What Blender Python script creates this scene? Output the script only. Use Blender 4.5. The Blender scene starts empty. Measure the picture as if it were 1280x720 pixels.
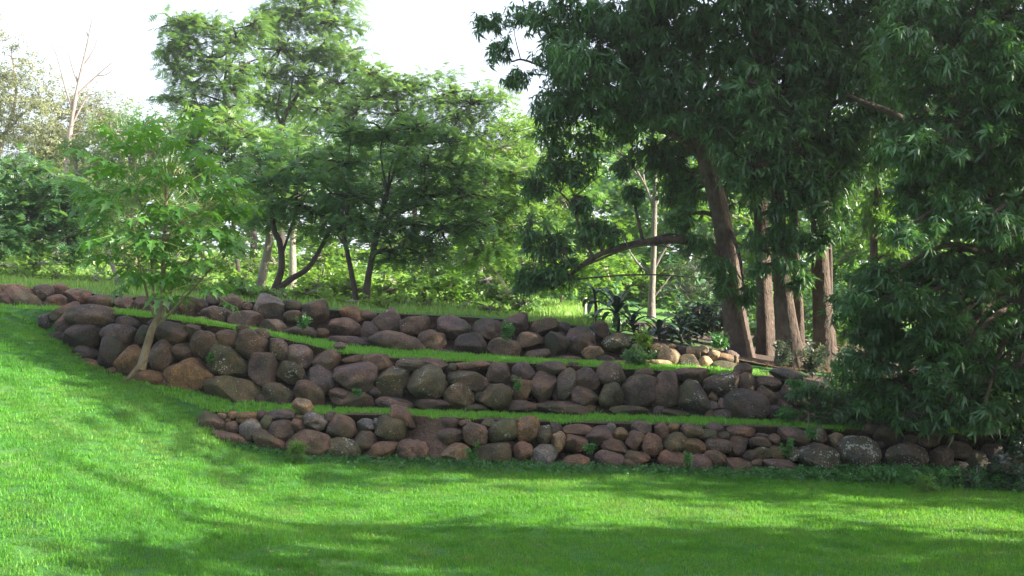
import bpy, math, random
import numpy as np
from mathutils import Vector, Matrix
random.seed(7)
rng = np.random.default_rng(11)
SC = bpy.context.scene
COL = SC.collection

# ------------------------------------------------------------------ camera, sky, sun, exposure
FPX, HZ, CAMZ = 1350.0, 350.0, 2.2
cam_d = bpy.data.cameras.new("camera")
cam_d.sensor_width = 36.0
cam_d.lens = FPX / 1280.0 * 36.0
cam_d.shift_y = -10.0 / 1280.0
cam_d.clip_start = 0.1
cam_d.clip_end = 3000.0
cam = bpy.data.objects.new("camera", cam_d)
cam.location = (0, 0, CAMZ)
cam.rotation_euler = (math.radians(90), 0, 0)
COL.objects.link(cam)
SC.camera = cam

SUN_EL = math.radians(30.0)
SUN_AZ = math.radians(100.0)          # measured clockwise from +Y (the viewing direction)
sdir = Vector((math.cos(SUN_EL) * math.sin(SUN_AZ), math.cos(SUN_EL) * math.cos(SUN_AZ), math.sin(SUN_EL)))
world = bpy.data.worlds.new("World")
SC.world = world
world.use_nodes = True
wn = world.node_tree
bg = wn.nodes["Background"]
sky = wn.nodes.new("ShaderNodeTexSky")
sky.sky_type = 'NISHITA'
sky.sun_disc = False
sky.sun_elevation = SUN_EL
sky.sun_rotation = SUN_AZ
sky.air_density = 1.0
sky.dust_density = 6.0
sky.ozone_density = 1.0
hz_mix = wn.nodes.new("ShaderNodeMix")          # thin bright high haze over the whole sky
hz_mix.data_type = 'RGBA'
hz_mix.inputs[0].default_value = 0.5
hz_mix.inputs[7].default_value = (4.5, 4.8, 5.7, 1)
wn.links.new(sky.outputs[0], hz_mix.inputs[6])
wn.links.new(hz_mix.outputs[2], bg.inputs[0])
bg.inputs[1].default_value = 0.10

sun_d = bpy.data.lights.new("sun", 'SUN')
sun_d.energy = 5.0
sun_d.angle = math.radians(0.5)
sun_d.color = (1.0, 0.93, 0.78)
sun = bpy.data.objects.new("sun", sun_d)
sun.rotation_euler = sdir.to_track_quat('Z', 'Y').to_euler()
sun.location = (20, -5, 20)
COL.objects.link(sun)

SC.view_settings.view_transform = 'Standard'
SC.view_settings.look = 'None'
SC.view_settings.exposure = 2.08
SC.view_settings.gamma = 1.0
SC.render.engine = 'CYCLES'
SC.cycles.use_denoising = True
SC.cycles.max_bounces = 8
SC.cycles.diffuse_bounces = 4
SC.cycles.transmission_bounces = 4
SC.cycles.glossy_bounces = 2

def P(px, py, D):
    """pixel of the 1280x720 photograph at depth D metres -> world point"""
    return Vector(((px - 640.0) / FPX * D, D, CAMZ - (py - HZ) / FPX * D))

# ------------------------------------------------------------------ materials
def mat(name):
    m = bpy.data.materials.new(name)
    m.use_nodes = True
    nt = m.node_tree
    for n in list(nt.nodes):
        nt.nodes.remove(n)
    out = nt.nodes.new("ShaderNodeOutputMaterial")
    return m, nt, out
def N(nt, t, **kw):
    n = nt.nodes.new(t)
    for k, v in kw.items():
        if k in n.inputs:
            n.inputs[k].default_value = v
        else:
            setattr(n, k, v)
    return n
def ramp(nt, stops, fac=None):
    r = nt.nodes.new("ShaderNodeValToRGB")
    e = r.color_ramp.elements
    while len(e) < len(stops):
        e.new(0.5)
    for i, (p, c) in enumerate(stops):
        e[i].position = p
        e[i].color = (c[0], c[1], c[2], 1)
    if fac is not None:
        nt.links.new(fac, r.inputs[0])
    return r

def leaf_mat(name, dark, light, trans=None, tw=0.4, gloss=0.05, rough=0.45):
    """colour from attribute v (0..1) between dark and light; part of the light passes through"""
    m, nt, out = mat(name)
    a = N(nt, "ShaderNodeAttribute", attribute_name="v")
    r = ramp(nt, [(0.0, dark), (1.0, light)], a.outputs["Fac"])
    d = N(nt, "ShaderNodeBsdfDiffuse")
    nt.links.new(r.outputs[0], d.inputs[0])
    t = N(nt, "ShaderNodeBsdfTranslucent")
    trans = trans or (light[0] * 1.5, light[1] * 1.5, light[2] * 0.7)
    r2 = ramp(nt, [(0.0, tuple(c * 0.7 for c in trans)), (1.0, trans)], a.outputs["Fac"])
    nt.links.new(r2.outputs[0], t.inputs[0])
    mx = N(nt, "ShaderNodeMixShader", Fac=tw)
    nt.links.new(d.outputs[0], mx.inputs[1]); nt.links.new(t.outputs[0], mx.inputs[2])
    g = N(nt, "ShaderNodeBsdfGlossy", Roughness=rough)
    mx2 = N(nt, "ShaderNodeMixShader", Fac=gloss)
    nt.links.new(mx.outputs[0], mx2.inputs[1]); nt.links.new(g.outputs[0], mx2.inputs[2])
    nt.links.new(mx2.outputs[0], out.inputs[0])
    return m

def patchy(m, dull, trans_dull):
    """grows duller, yellower patches over the ground the blades stand on"""
    nt = m.node_tree; L = nt.links.new
    g = N(nt, "ShaderNodeNewGeometry")
    a = N(nt, "ShaderNodeTexNoise", Scale=0.55, Detail=3.0); b = N(nt, "ShaderNodeTexNoise", Scale=3.5, Detail=4.0, Roughness=0.65)
    L(g.outputs["Position"], a.inputs["Vector"]); L(g.outputs["Position"], b.inputs["Vector"])
    s = N(nt, "ShaderNodeMath", operation='ADD'); L(a.outputs[0], s.inputs[0]); L(b.outputs[0], s.inputs[1])
    h = N(nt, "ShaderNodeMath", operation='MULTIPLY'); L(s.outputs[0], h.inputs[0]); h.inputs[1].default_value = 0.5
    r = ramp(nt, [(0.47, (0, 0, 0)), (0.64, (0.8, 0.8, 0.8))], h.outputs[0])
    dk = ramp(nt, [(0.38, (0.62, 0.66, 0.7)), (0.50, (1, 1, 1))], h.outputs[0])
    for n in list(nt.nodes):
        if n.type in ('BSDF_DIFFUSE', 'BSDF_TRANSLUCENT'):
            src = n.inputs[0].links[0].from_socket
            mx = N(nt, "ShaderNodeMix", data_type='RGBA'); L(r.outputs[0], mx.inputs[0]); L(src, mx.inputs[6])
            mx.inputs[7].default_value = (*(dull if n.type == 'BSDF_DIFFUSE' else trans_dull), 1)
            mu = N(nt, "ShaderNodeMix", data_type='RGBA', blend_type='MULTIPLY'); mu.inputs[0].default_value = 1.0
            L(mx.outputs[2], mu.inputs[6]); L(dk.outputs[0], mu.inputs[7]); L(mu.outputs[2], n.inputs[0])
    return m

def bark_mat(name, c1, c2, scale=6.0, bump=0.6):
    m, nt, out = mat(name)
    tc = N(nt, "ShaderNodeTexCoord")
    mp = N(nt, "ShaderNodeMapping"); mp.inputs["Scale"].default_value = (1, 1, 0.42)
    nt.links.new(tc.outputs["Object"], mp.inputs[0])
    n1 = N(nt, "ShaderNodeTexNoise", Scale=scale * 2.5, Detail=8.0, Roughness=0.65)
    n2 = N(nt, "ShaderNodeTexNoise", Scale=scale * 0.4, Detail=3.0)
    nt.links.new(mp.outputs[0], n1.inputs["Vector"]); nt.links.new(tc.outputs["Object"], n2.inputs["Vector"])
    mm = N(nt, "ShaderNodeMath", operation='ADD'); nt.links.new(n1.outputs[0], mm.inputs[0]); nt.links.new(n2.outputs[0], mm.inputs[1])
    mh = N(nt, "ShaderNodeMath", operation='MULTIPLY'); nt.links.new(mm.outputs[0], mh.inputs[0]); mh.inputs[1].default_value = 0.5
    r = ramp(nt, [(0.32, c1), (0.66, c2)], mh.outputs[0])
    b = N(nt, "ShaderNodeBsdfPrincipled", Roughness=0.9)
    nt.links.new(r.outputs[0], b.inputs["Base Color"])
    bp = N(nt, "ShaderNodeBump", Strength=bump, Distance=0.06)
    nt.links.new(n1.outputs[0], bp.inputs["Height"]); nt.links.new(bp.outputs[0], b.inputs["Normal"])
    nt.links.new(b.outputs[0], out.inputs[0])
    return m

def stone_mat():
    """boulder: object colour tints it, its alpha is the amount of pale lichen"""
    m, nt, out = mat("weathered_basalt")
    L = nt.links.new
    oi = N(nt, "ShaderNodeObjectInfo"); tc = N(nt, "ShaderNodeTexCoord")
    mul = N(nt, "ShaderNodeVectorMath", operation='MULTIPLY')
    cmb = N(nt, "ShaderNodeCombineXYZ", X=1.0, Y=1.0, Z=1.0)
    L(oi.outputs["Random"], mul.inputs[0]); mul.inputs[1].default_value = (37.0, 51.0, 29.0)
    add = N(nt, "ShaderNodeVectorMath", operation='ADD')
    L(tc.outputs["Object"], add.inputs[0]); L(mul.outputs[0], add.inputs[1])
    V = add.outputs[0]
    n1 = N(nt, "ShaderNodeTexNoise", Scale=5.0, Detail=6.0, Roughness=0.6); L(V, n1.inputs["Vector"])
    n2 = N(nt, "ShaderNodeTexNoise", Scale=52.0, Detail=8.0, Roughness=0.7); L(V, n2.inputs["Vector"])
    n3 = N(nt, "ShaderNodeTexNoise", Scale=2.2, Detail=4.0); L(V, n3.inputs["Vector"])
    # patches darker / rustier
    r1 = ramp(nt, [(0.30, (0.36, 0.35, 0.38)), (0.5, (0.85, 0.82, 0.82)), (0.70, (1.7, 1.42, 1.15))], n1.outputs[0])
    mx = N(nt, "ShaderNodeMix", data_type='RGBA', blend_type='MULTIPLY'); mx.inputs[0].default_value = 1.0
    L(oi.outputs["Color"], mx.inputs[6]); L(r1.outputs[0], mx.inputs[7])
    r2 = ramp(nt, [(0.33, (0.35, 0.35, 0.36)), (0.5, (0.95, 0.95, 0.95)), (0.68, (2.0, 1.95, 1.85))], n2.outputs[0])
    mx2 = N(nt, "ShaderNodeMix", data_type='RGBA', blend_type='MULTIPLY'); mx2.inputs[0].default_value = 0.9
    L(mx.outputs[2], mx2.inputs[6]); L(r2.outputs[0], mx2.inputs[7])
    # rust-coloured weathering in patches
    n5 = N(nt, "ShaderNodeTexNoise", Scale=3.4, Detail=6.0, Roughness=0.7); off5 = N(nt, "ShaderNodeVectorMath", operation='ADD'); off5.inputs[1].default_value = (9.1, 3.3, 5.7)
    L(V, off5.inputs[0]); L(off5.outputs[0], n5.inputs["Vector"])
    r5 = ramp(nt, [(0.50, (0, 0, 0)), (0.66, (0.65, 0.65, 0.65))], n5.outputs[0])
    mx5 = N(nt, "ShaderNodeMix", data_type='RGBA'); L(r5.outputs[0], mx5.inputs[0]); L(mx2.outputs[2], mx5.inputs[6]); mx5.inputs[7].default_value = (0.125, 0.066, 0.038, 1)
    mx2 = mx5
    # moss film in broad patches
    r3 = ramp(nt, [(0.52, (0, 0, 0)), (0.66, (0.75, 0.75, 0.75))], n3.outputs[0])
    ms = N(nt, "ShaderNodeMath", operation='MULTIPLY'); L(r3.outputs[0], ms.inputs[0])
    r3b = ramp(nt, [(0.35, (0.15, 0.15, 0.15)), (0.6, (1, 1, 1))], n2.outputs[0]); L(r3b.outputs[0], ms.inputs[1])
    mx3 = N(nt, "ShaderNodeMix", data_type='RGBA'); L(ms.outputs[0], mx3.inputs[0]); L(mx2.outputs[2], mx3.inputs[6])
    mx3.inputs[7].default_value = (0.045, 0.062, 0.016, 1)
    # white lichen specks, threshold set by the object's alpha
    vo = N(nt, "ShaderNodeTexVoronoi", Scale=34.0); L(V, vo.inputs["Vector"])
    n4 = N(nt, "ShaderNodeTexNoise", Scale=7.0, Detail=5.0, Roughness=0.7); L(V, n4.inputs["Vector"])
    sb = N(nt, "ShaderNodeMath", operation='MULTIPLY_ADD'); L(vo.outputs["Distance"], sb.inputs[0]); sb.inputs[1].default_value = -0.35; L(n4.outputs[0], sb.inputs[2])
    ad = N(nt, "ShaderNodeMath", operation='MULTIPLY_ADD'); L(oi.outputs["Alpha"], ad.inputs[0]); ad.inputs[1].default_value = 0.30; L(sb.outputs[0], ad.inputs[2])
    r4 = ramp(nt, [(0.585, (0, 0, 0)), (0.635, (0.85, 0.85, 0.85))], ad.outputs[0])
    mx4 = N(nt, "ShaderNodeMix", data_type='RGBA'); L(r4.outputs[0], mx4.inputs[0]); L(mx3.outputs[2], mx4.inputs[6])
    mx4.inputs[7].default_value = (0.30, 0.33, 0.29, 1)
    b = N(nt, "ShaderNodeBsdfPrincipled", Roughness=0.82)
    L(mx4.outputs[2], b.inputs["Base Color"])
    h = N(nt, "ShaderNodeMath", operation='MULTIPLY_ADD'); L(n2.outputs[0], h.inputs[0]); h.inputs[1].default_value = 0.5; L(n1.outputs[0], h.inputs[2])
    bp = N(nt, "ShaderNodeBump", Strength=1.0, Distance=0.045); L(h.outputs[0], bp.inputs["Height"]); L(bp.outputs[0], b.inputs["Normal"])
    L(b.outputs[0], out.inputs[0])
    return m

def ground_mat():
    """grass where attribute grass is 1, bare brown soil where it is 0, field lightened to look backlit where attribute dry is 1"""
    m, nt, out = mat("ground_surface")
    L = nt.links.new
    tc = N(nt, "ShaderNodeTexCoord")
    a = N(nt, "ShaderNodeAttribute", attribute_name="grass")
    dr = N(nt, "ShaderNodeAttribute", attribute_name="dry")  # weight of the backlit field tone
    n1 = N(nt, "ShaderNodeTexNoise", Scale=1.2, Detail=6.0, Roughness=0.6); L(tc.outputs["Object"], n1.inputs["Vector"])
    n2 = N(nt, "ShaderNodeTexNoise", Scale=45.0, Detail=6.0, Roughness=0.7); L(tc.outputs["Object"], n2.inputs["Vector"])
    g = ramp(nt, [(0.3, (0.022, 0.110, 0.012)), (0.5, (0.035, 0.150, 0.016)), (0.72, (0.085, 0.165, 0.030))], n1.outputs[0])
    fd = ramp(nt, [(0.3, (0.10, 0.22, 0.03)), (0.7, (0.24, 0.36, 0.07))], n1.outputs[0])  # field colour raised in place of light from behind
    s = ramp(nt, [(0.3, (0.022, 0.014, 0.010)), (0.5, (0.060, 0.036, 0.026)), (0.75, (0.14, 0.09, 0.065))], n2.outputs[0])
    m1 = N(nt, "ShaderNodeMix", data_type='RGBA'); L(dr.outputs["Fac"], m1.inputs[0]); L(g.outputs[0], m1.inputs[6]); L(fd.outputs[0], m1.inputs[7])
    th = N(nt, "ShaderNodeMath", operation='ADD'); L(a.outputs["Fac"], th.inputs[0])
    nz = N(nt, "ShaderNodeMath", operation='MULTIPLY_ADD'); L(n2.outputs[0], nz.inputs[0]); nz.inputs[1].default_value = 0.9; nz.inputs[2].default_value = -0.45
    L(nz.outputs[0], th.inputs[1])
    rr = ramp(nt, [(0.42, (0, 0, 0)), (0.55, (1, 1, 1))], th.outputs[0])
    m2 = N(nt, "ShaderNodeMix", data_type='RGBA'); L(rr.outputs[0], m2.inputs[0]); L(s.outputs[0], m2.inputs[6]); L(m1.outputs[2], m2.inputs[7])
    b = N(nt, "ShaderNodeBsdfPrincipled", Roughness=0.95); L(m2.outputs[2], b.inputs["Base Color"])
    bp = N(nt, "ShaderNodeBump", Strength=0.8, Distance=0.05); L(n2.outputs[0], bp.inputs["Height"]); L(bp.outputs[0], b.inputs["Normal"])
    L(b.outputs[0], out.inputs[0])
    return m

def soil_mat():
    m, nt, out = mat("gap_shaded_earth"); L = nt.links.new
    tc = N(nt, "ShaderNodeTexCoord"); a = N(nt, "ShaderNodeAttribute", attribute_name="grass")
    n = N(nt, "ShaderNodeTexNoise", Scale=30.0, Detail=8.0, Roughness=0.7); L(tc.outputs["Object"], n.inputs["Vector"])
    r = ramp(nt, [(0.35, (0.014, 0.009, 0.006)), (0.55, (0.045, 0.028, 0.020)), (0.75, (0.12, 0.075, 0.055))], n.outputs[0])  # earth toned dark so gaps between the stones look shaded
    d = N(nt, "ShaderNodeAttribute", attribute_name="dry")
    r2 = ramp(nt, [(0.35, (0.050, 0.030, 0.022)), (0.55, (0.12, 0.075, 0.055)), (0.75, (0.22, 0.15, 0.11))], n.outputs[0])
    m0 = N(nt, "ShaderNodeMix", data_type='RGBA'); L(d.outputs["Fac"], m0.inputs[0]); L(r.outputs[0], m0.inputs[6]); L(r2.outputs[0], m0.inputs[7])
    mx = N(nt, "ShaderNodeMix", data_type='RGBA'); L(a.outputs["Fac"], mx.inputs[0]); L(m0.outputs[2], mx.inputs[6]); mx.inputs[7].default_value = (0.035, 0.14, 0.016, 1)
    b = N(nt, "ShaderNodeBsdfPrincipled", Roughness=0.95); L(mx.outputs[2], b.inputs["Base Color"])
    bp = N(nt, "ShaderNodeBump", Strength=1.0, Distance=0.05); L(n.outputs[0], bp.inputs["Height"]); L(bp.outputs[0], b.inputs["Normal"])
    L(b.outputs[0], out.inputs[0]); return m
M_SOIL = soil_mat()
M_STONE = stone_mat()
M_GROUND = ground_mat()
M_GRASS = leaf_mat("grass_blade", (0.045, 0.220, 0.022), (0.115, 0.360, 0.042), (0.26, 0.54, 0.045), 0.45, 0.012)
M_LEDGE = leaf_mat("sun_tinted_ledge_grass", (0.050, 0.260, 0.022), (0.190, 0.460, 0.060), (0.32, 0.62, 0.05), 0.45, 0.03)  # lightened to stand in for sun on the terrace strips
patchy(M_GRASS, (0.13, 0.22, 0.05), (0.24, 0.36, 0.08))
M_TALL = leaf_mat("tall_grass_blade", (0.10, 0.26, 0.04), (0.30, 0.44, 0.11), (0.36, 0.56, 0.10), 0.45, 0.03)  # blades lightened with the field to look backlit
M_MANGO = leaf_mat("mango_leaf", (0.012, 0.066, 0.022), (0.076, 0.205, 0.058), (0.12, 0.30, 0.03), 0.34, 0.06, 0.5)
M_MANGO_YG = leaf_mat("young_green_leaf", (0.04, 0.12, 0.02), (0.12, 0.26, 0.03), (0.22, 0.42, 0.04), 0.45, 0.05)
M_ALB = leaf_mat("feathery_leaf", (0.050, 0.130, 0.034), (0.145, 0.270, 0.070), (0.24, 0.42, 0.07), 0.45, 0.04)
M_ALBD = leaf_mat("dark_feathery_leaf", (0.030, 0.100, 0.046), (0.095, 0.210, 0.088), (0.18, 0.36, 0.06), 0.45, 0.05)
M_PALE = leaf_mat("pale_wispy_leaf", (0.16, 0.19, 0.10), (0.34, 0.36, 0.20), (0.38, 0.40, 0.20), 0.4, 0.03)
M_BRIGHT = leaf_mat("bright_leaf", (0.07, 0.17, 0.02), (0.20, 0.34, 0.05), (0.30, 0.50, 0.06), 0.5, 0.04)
M_PAP = leaf_mat("papaya_leaf", (0.020, 0.100, 0.012), (0.080, 0.225, 0.024), (0.16, 0.40, 0.02), 0.42, 0.05)
M_PETIOLE = leaf_mat("papaya_petiole", (0.20, 0.26, 0.08), (0.32, 0.38, 0.14), None, 0.2, 0.05)
M_FLOWER = leaf_mat("cream_flower", (0.45, 0.50, 0.26), (0.72, 0.72, 0.50), None, 0.4, 0.03)
M_TI = leaf_mat("dark_strap_leaf", (0.006, 0.026, 0.014), (0.020, 0.070, 0.030), (0.03, 0.09, 0.02), 0.2, 0.12, 0.35)
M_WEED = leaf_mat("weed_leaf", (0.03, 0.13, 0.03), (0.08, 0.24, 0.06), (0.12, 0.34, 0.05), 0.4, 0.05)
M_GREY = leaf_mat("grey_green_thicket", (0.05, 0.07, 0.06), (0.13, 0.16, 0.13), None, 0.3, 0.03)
M_LITTER = leaf_mat("dry_leaf", (0.14, 0.08, 0.045), (0.34, 0.22, 0.13), None, 0.3, 0.03)
M_BARK = bark_mat("mango_bark", (0.028, 0.019, 0.015), (0.155, 0.108, 0.083), 9, 1.0)
M_BARKG = bark_mat("grey_bark", (0.10, 0.09, 0.075), (0.30, 0.27, 0.23), 8)
M_BARKD = bark_mat("dark_bark", (0.022, 0.018, 0.015), (0.085, 0.065, 0.055), 8)
M_BARKP = bark_mat("pale_pink_bark", (0.18, 0.13, 0.12), (0.40, 0.31, 0.29), 6, 0.3)
M_BARKPAP = bark_mat("papaya_bark", (0.09, 0.065, 0.045), (0.28, 0.215, 0.155), 9, 0.35)
M_POST = bark_mat("weathered_post", (0.30, 0.27, 0.22), (0.60, 0.56, 0.48), 9, 0.4)

# ------------------------------------------------------------------ mesh helpers
def link_mesh(name, V, F, m, parent=None, origin=(0, 0, 0), smooth=True, attrs=None):
    me = bpy.data.meshes.new(name)
    V = np.asarray(V, dtype=np.float64) - np.asarray(origin, dtype=np.float64)
    if isinstance(F, np.ndarray):
        n = len(F); k = F.shape[1]
        me.vertices.add(len(V)); me.vertices.foreach_set("co", V.astype(np.float32).ravel())
        me.loops.add(n * k); me.loops.foreach_set("vertex_index", F.astype(np.int32).ravel())
        me.polygons.add(n)
        me.polygons.foreach_set("loop_start", np.arange(0, n * k, k, dtype=np.int32))
        me.polygons.foreach_set("loop_total", np.full(n, k, dtype=np.int32))
        me.update(calc_edges=True)
    else:
        me.from_pydata([tuple(v) for v in V], [], F)
    if smooth:
        me.polygons.foreach_set("use_smooth", np.ones(len(me.polygons), dtype=bool))
    for an, av in (attrs or {}).items():
        at = me.attributes.new(an, 'FLOAT', 'POINT')
        at.data.foreach_set("value", np.asarray(av, dtype=np.float32))
    me.materials.append(m)
    ob = bpy.data.objects.new(name, me)
    COL.objects.link(ob)
    if parent is not None:
        ob.parent = parent
    else:
        ob.location = origin
    return ob

def thing(name, label, cat, loc, group=None):
    e = bpy.data.objects.new(name, None)
    e.empty_display_size = 0.2
    e.location = loc
    COL.objects.link(e)
    e["label"] = label; e["category"] = cat
    if group: e["group"] = group
    return e
def tag(o, label=None, cat=None, group=None, kind=None):
    if label: o["label"] = label
    if cat: o["category"] = cat
    if group: o["group"] = group
    if kind: o["kind"] = kind
    return o

def catmull(pts, n=6):
    pts = [np.array(p, dtype=float) for p in pts]
    if len(pts) < 3:
        return [pts[0] + (pts[-1] - pts[0]) * t for t in np.linspace(0, 1, n + 1)]
    q = [2 * pts[0] - pts[1]] + pts + [2 * pts[-1] - pts[-2]]
    out = []
    for i in range(1, len(q) - 2):
        for t in np.linspace(0, 1, n, endpoint=False):
            a, b, c, d = q[i - 1], q[i], q[i + 1], q[i + 2]
            out.append(0.5 * ((2 * b) + (-a + c) * t + (2 * a - 5 * b + 4 * c - d) * t * t + (-a + 3 * b - 3 * c + d) * t ** 3))
    out.append(pts[-1])
    return out

def tube(path, r0, r1, sides=8, power=1.0, flute=0.0, flare=0.0, nseg=6, rough=0.0):
    pts = catmull(path, nseg)
    n = len(pts)
    V, F = [], []
    ph = random.uniform(0, 6.28)
    up = np.array([0, 1.0, 0.05])
    for i, p in enumerate(pts):
        t = i / (n - 1)
        d = pts[min(i + 1, n - 1)] - pts[max(i - 1, 0)]
        d = d / (np.linalg.norm(d) + 1e-9)
        a = np.cross(d, up); la = np.linalg.norm(a)
        a = a / la if la > 1e-3 else np.array([1.0, 0, 0])
        b = np.cross(d, a)
        r = r0 + (r1 - r0) * t ** power
        r *= 1 + flare * math.exp(-t * 9.0)
        fl = flute * math.exp(-t * 2.5)
        for s in range(sides):
            th = 6.28318 * s / sides
            rr = r * (1 + fl * math.sin(3 * th + ph + t * 2) + 0.6 * fl * math.sin(5 * th + 2 * ph) + rough * random.uniform(-1, 1))
            V.append(p + (a * math.cos(th) + b * math.sin(th)) * rr)
    for i in range(n - 1):
        for s in range(sides):
            s2 = (s + 1) % sides
            F.append((i * sides + s, i * sides + s2, (i + 1) * sides + s2, (i + 1) * sides + s))
    return V, F
def tri_caps(V, F, sides):
    return V, F
class Joined:
    def __init__(s): s.V = []; s.F = []
    def add(s, VF):
        V, F = VF; o = len(s.V)
        s.V.extend(V); s.F.extend([tuple(i + o for i in f) for f in F])

# ------------------------------------------------------------------ leaf templates (triangles)
def blade(L, W, dirv, droop, base=(0, 0, 0), segs=3, fold=0.0):
    """one lanceolate leaf: verts and triangle faces"""
    d = np.array(dirv, float); d /= np.linalg.norm(d)
    side = np.cross(d, [0, 0, 1.0]); ls = np.linalg.norm(side)
    side = side / ls if ls > 1e-3 else np.array([1.0, 0, 0])
    p0 = np.array(base, float)
    ts = {1: [0.45], 2: [0.3, 0.68], 3: [0.2, 0.45, 0.75]}[segs]
    ws = {1: [1.0], 2: [0.95, 0.75], 3: [0.75, 1.0, 0.7]}[segs]
    pos = lambda t: p0 + d * L * t * (1 - 0.15 * droop * t) + np.array([0, 0, -1.0]) * droop * L * t * t
    V = [p0]
    for t, w in zip(ts, ws):
        V += [pos(t) + side * W * w / 2, pos(t) - side * W * w / 2]
    V.append(pos(1.0))
    F = [(0, 1, 2)]
    for i in range(len(ts) - 1):
        a = 1 + 2 * i
        F += [(a, a + 2, a + 3), (a, a + 3, a + 1)]
    a = 1 + 2 * (len(ts) - 1)
    F.append((a, len(V) - 1, a + 1))
    return V, F
def combine(parts):
    V, F = [], []
    for v, f in parts:
        o = len(V); V += list(v); F += [tuple(i + o for i in x) for x in f]
    return np.array(V), np.array(F, dtype=np.int64)
def T_mango(n=9, seed=0, segs=2):
    r = random.Random(seed * 7 + 1); ps = []
    n = n + r.randint(-3, 3); tilt = r.uniform(-.5, .3)
    for i in range(n):
        a = i * 2.399 + r.uniform(-.5, .5); el = r.uniform(-1.0, 0.5) + tilt
        ps.append(blade(r.uniform(0.5, 1.0), r.uniform(.14, .21), (math.cos(a), math.sin(a), el), r.uniform(0.2, 0.7), segs=segs, base=(0, 0, r.uniform(-.25, .1))))
    return combine(ps)
def T_frond(n=5, seed=0):
    r = random.Random(seed); V, F = [], []
    for i in range(n):
        x = 0.12 + 0.85 * i / (n - 1)
        z = -0.25 * x * x
        for s in (-1, 1):
            ln = 0.42 * math.sin(math.pi * (0.18 + 0.75 * i / (n - 1))) + 0.05
            o = len(V)
            sw = r.uniform(0.0, 0.12)
            V += [(x - 0.08, 0, z), (x + 0.12, 0.02 * s, z), (x + sw, s * ln, z - 0.10 * ln + r.uniform(-.05, .05))]
            F.append((o, o + 1, o + 2))
    V += [(0, 0.012, 0), (0, -0.012, 0), (1, 0, -0.25)]
    F.append((len(V) - 3, len(V) - 2, len(V) - 1))
    return np.array(V, float), np.array(F)
def T_cluster(n=6, seed=0, w=0.45):
    r = random.Random(seed); ps = []
    for i in range(n):
        a = r.uniform(0, 6.28)
        ps.append(blade(r.uniform(.35, .6), w * 0.5, (math.cos(a), math.sin(a), r.uniform(-.5, .8)), r.uniform(0, .4),
                        base=(r.uniform(-.4, .4), r.uniform(-.4, .4), r.uniform(-.3, .3)), segs=1))
    return combine(ps)
def T_wisp(n=12, seed=0):
    r = random.Random(seed); ps = []
    for i in range(n):
        a = r.uniform(0, 6.28)
        ps.append(blade(r.uniform(.6, 1.0), 0.05, (math.cos(a), math.sin(a), r.uniform(-.2, .9)), r.uniform(0.2, .9), segs=1))
    return combine(ps)
TEMPL = {
    'mango': [T_mango(11, s, 1) for s in range(9)],
    'mango_near': [T_mango(12, s + 20, 1) for s in range(12)],
    'mango_far': [T_mango(8, s, 1) for s in range(4)],
    'frond': [T_frond(5, s) for s in range(4)],
    'cluster': [T_cluster(7, s) for s in range(4)],
    'wisp': [T_wisp(12, s) for s in range(4)],
    'far': [T_cluster(7, s, 1.0) for s in range(4)],
}

def basis(dirs, roll):
    """rotation matrices with local X along dirs and local Z roughly up"""
    x = dirs / (np.linalg.norm(dirs, axis=1, keepdims=True) + 1e-9)
    up = np.tile(np.array([0, 0, 1.0]), (len(x), 1)) + roll
    y = np.cross(up, x); y /= (np.linalg.norm(y, axis=1, keepdims=True) + 1e-9)
    z = np.cross(x, y)
    return np.stack([x, y, z], axis=2)
def scatter(kind, pos, dirs, scale, var, roll=0.35):
    n = len(pos)
    R = basis(dirs, rng.normal(0, roll, (n, 3)))
    Vs, Fs, As = [], [], []; off = 0
    which = rng.integers(0, len(TEMPL[kind]), n)
    for k, (tv, tf) in enumerate(TEMPL[kind]):
        idx = np.where(which == k)[0]
        if not len(idx): continue
        v = np.einsum('nij,kj->nki', R[idx], tv) * scale[idx][:, None, None] + pos[idx][:, None, :]
        f = tf[None, :, :] + (np.arange(len(idx)) * len(tv))[:, None, None] + off
        Vs.append(v.reshape(-1, 3)); Fs.append(f.reshape(-1, 3))
        As.append(np.repeat(np.clip(var[idx] + rng.normal(0, .06, len(idx)), 0, 1), len(tv)))
        off += len(idx) * len(tv)
    return np.concatenate(Vs), np.concatenate(Fs), np.concatenate(As)

NTRI = [0]
LEAF_ME = {}
def foliage_points(clumps, spray, k, flat, puff=0.34, npuff=None, seed_dirs=0.5):
    """clumps: (centre xyz, radii xyz, density). Puffs inside each clump, sprays inside each puff."""
    pos, dirs, var, puffs = [], [], [], []
    for c, r, dens in clumps:
        c = np.array(c); r = np.array(r)
        m = npuff or int(rng.integers(11, 17))
        n_tot = int(k * dens * math.pi * r[0] * r[2] / (spray * spray))  
        for j in range(m):
            u = rng.normal(0, 1, 3); u /= np.linalg.norm(u)
            pc = c + u * r * rng.uniform(0.35, 1.0)
            pr = puff * r[0] * rng.uniform(0.6, 1.35)
            n = max(4, int(n_tot / m * rng.uniform(0.6, 1.4)))
            th = rng.uniform(0, 6.283, n); rr = pr * 1.25 * np.sqrt(rng.uniform(0, 1, n))
            q = np.stack([rr * np.cos(th), rr * np.sin(th), rng.normal(0, .5, n) * pr * flat], axis=1)
            q[:, 2] -= 0.25 * (q[:, 0] ** 2 + q[:, 1] ** 2) / max(pr, .01)
            p = pc + q
            d = q + (pc - c) * 0.25 + rng.normal(0, pr * 0.9, (n, 3)) * np.array([1, 1, 0.5])
            pos.append(p); dirs.append(d)
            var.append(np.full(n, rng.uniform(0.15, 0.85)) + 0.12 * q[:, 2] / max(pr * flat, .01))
            if dens >= .75: puffs.append((pc, c))
    return np.concatenate(pos), np.concatenate(dirs), np.concatenate(var), puffs

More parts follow.
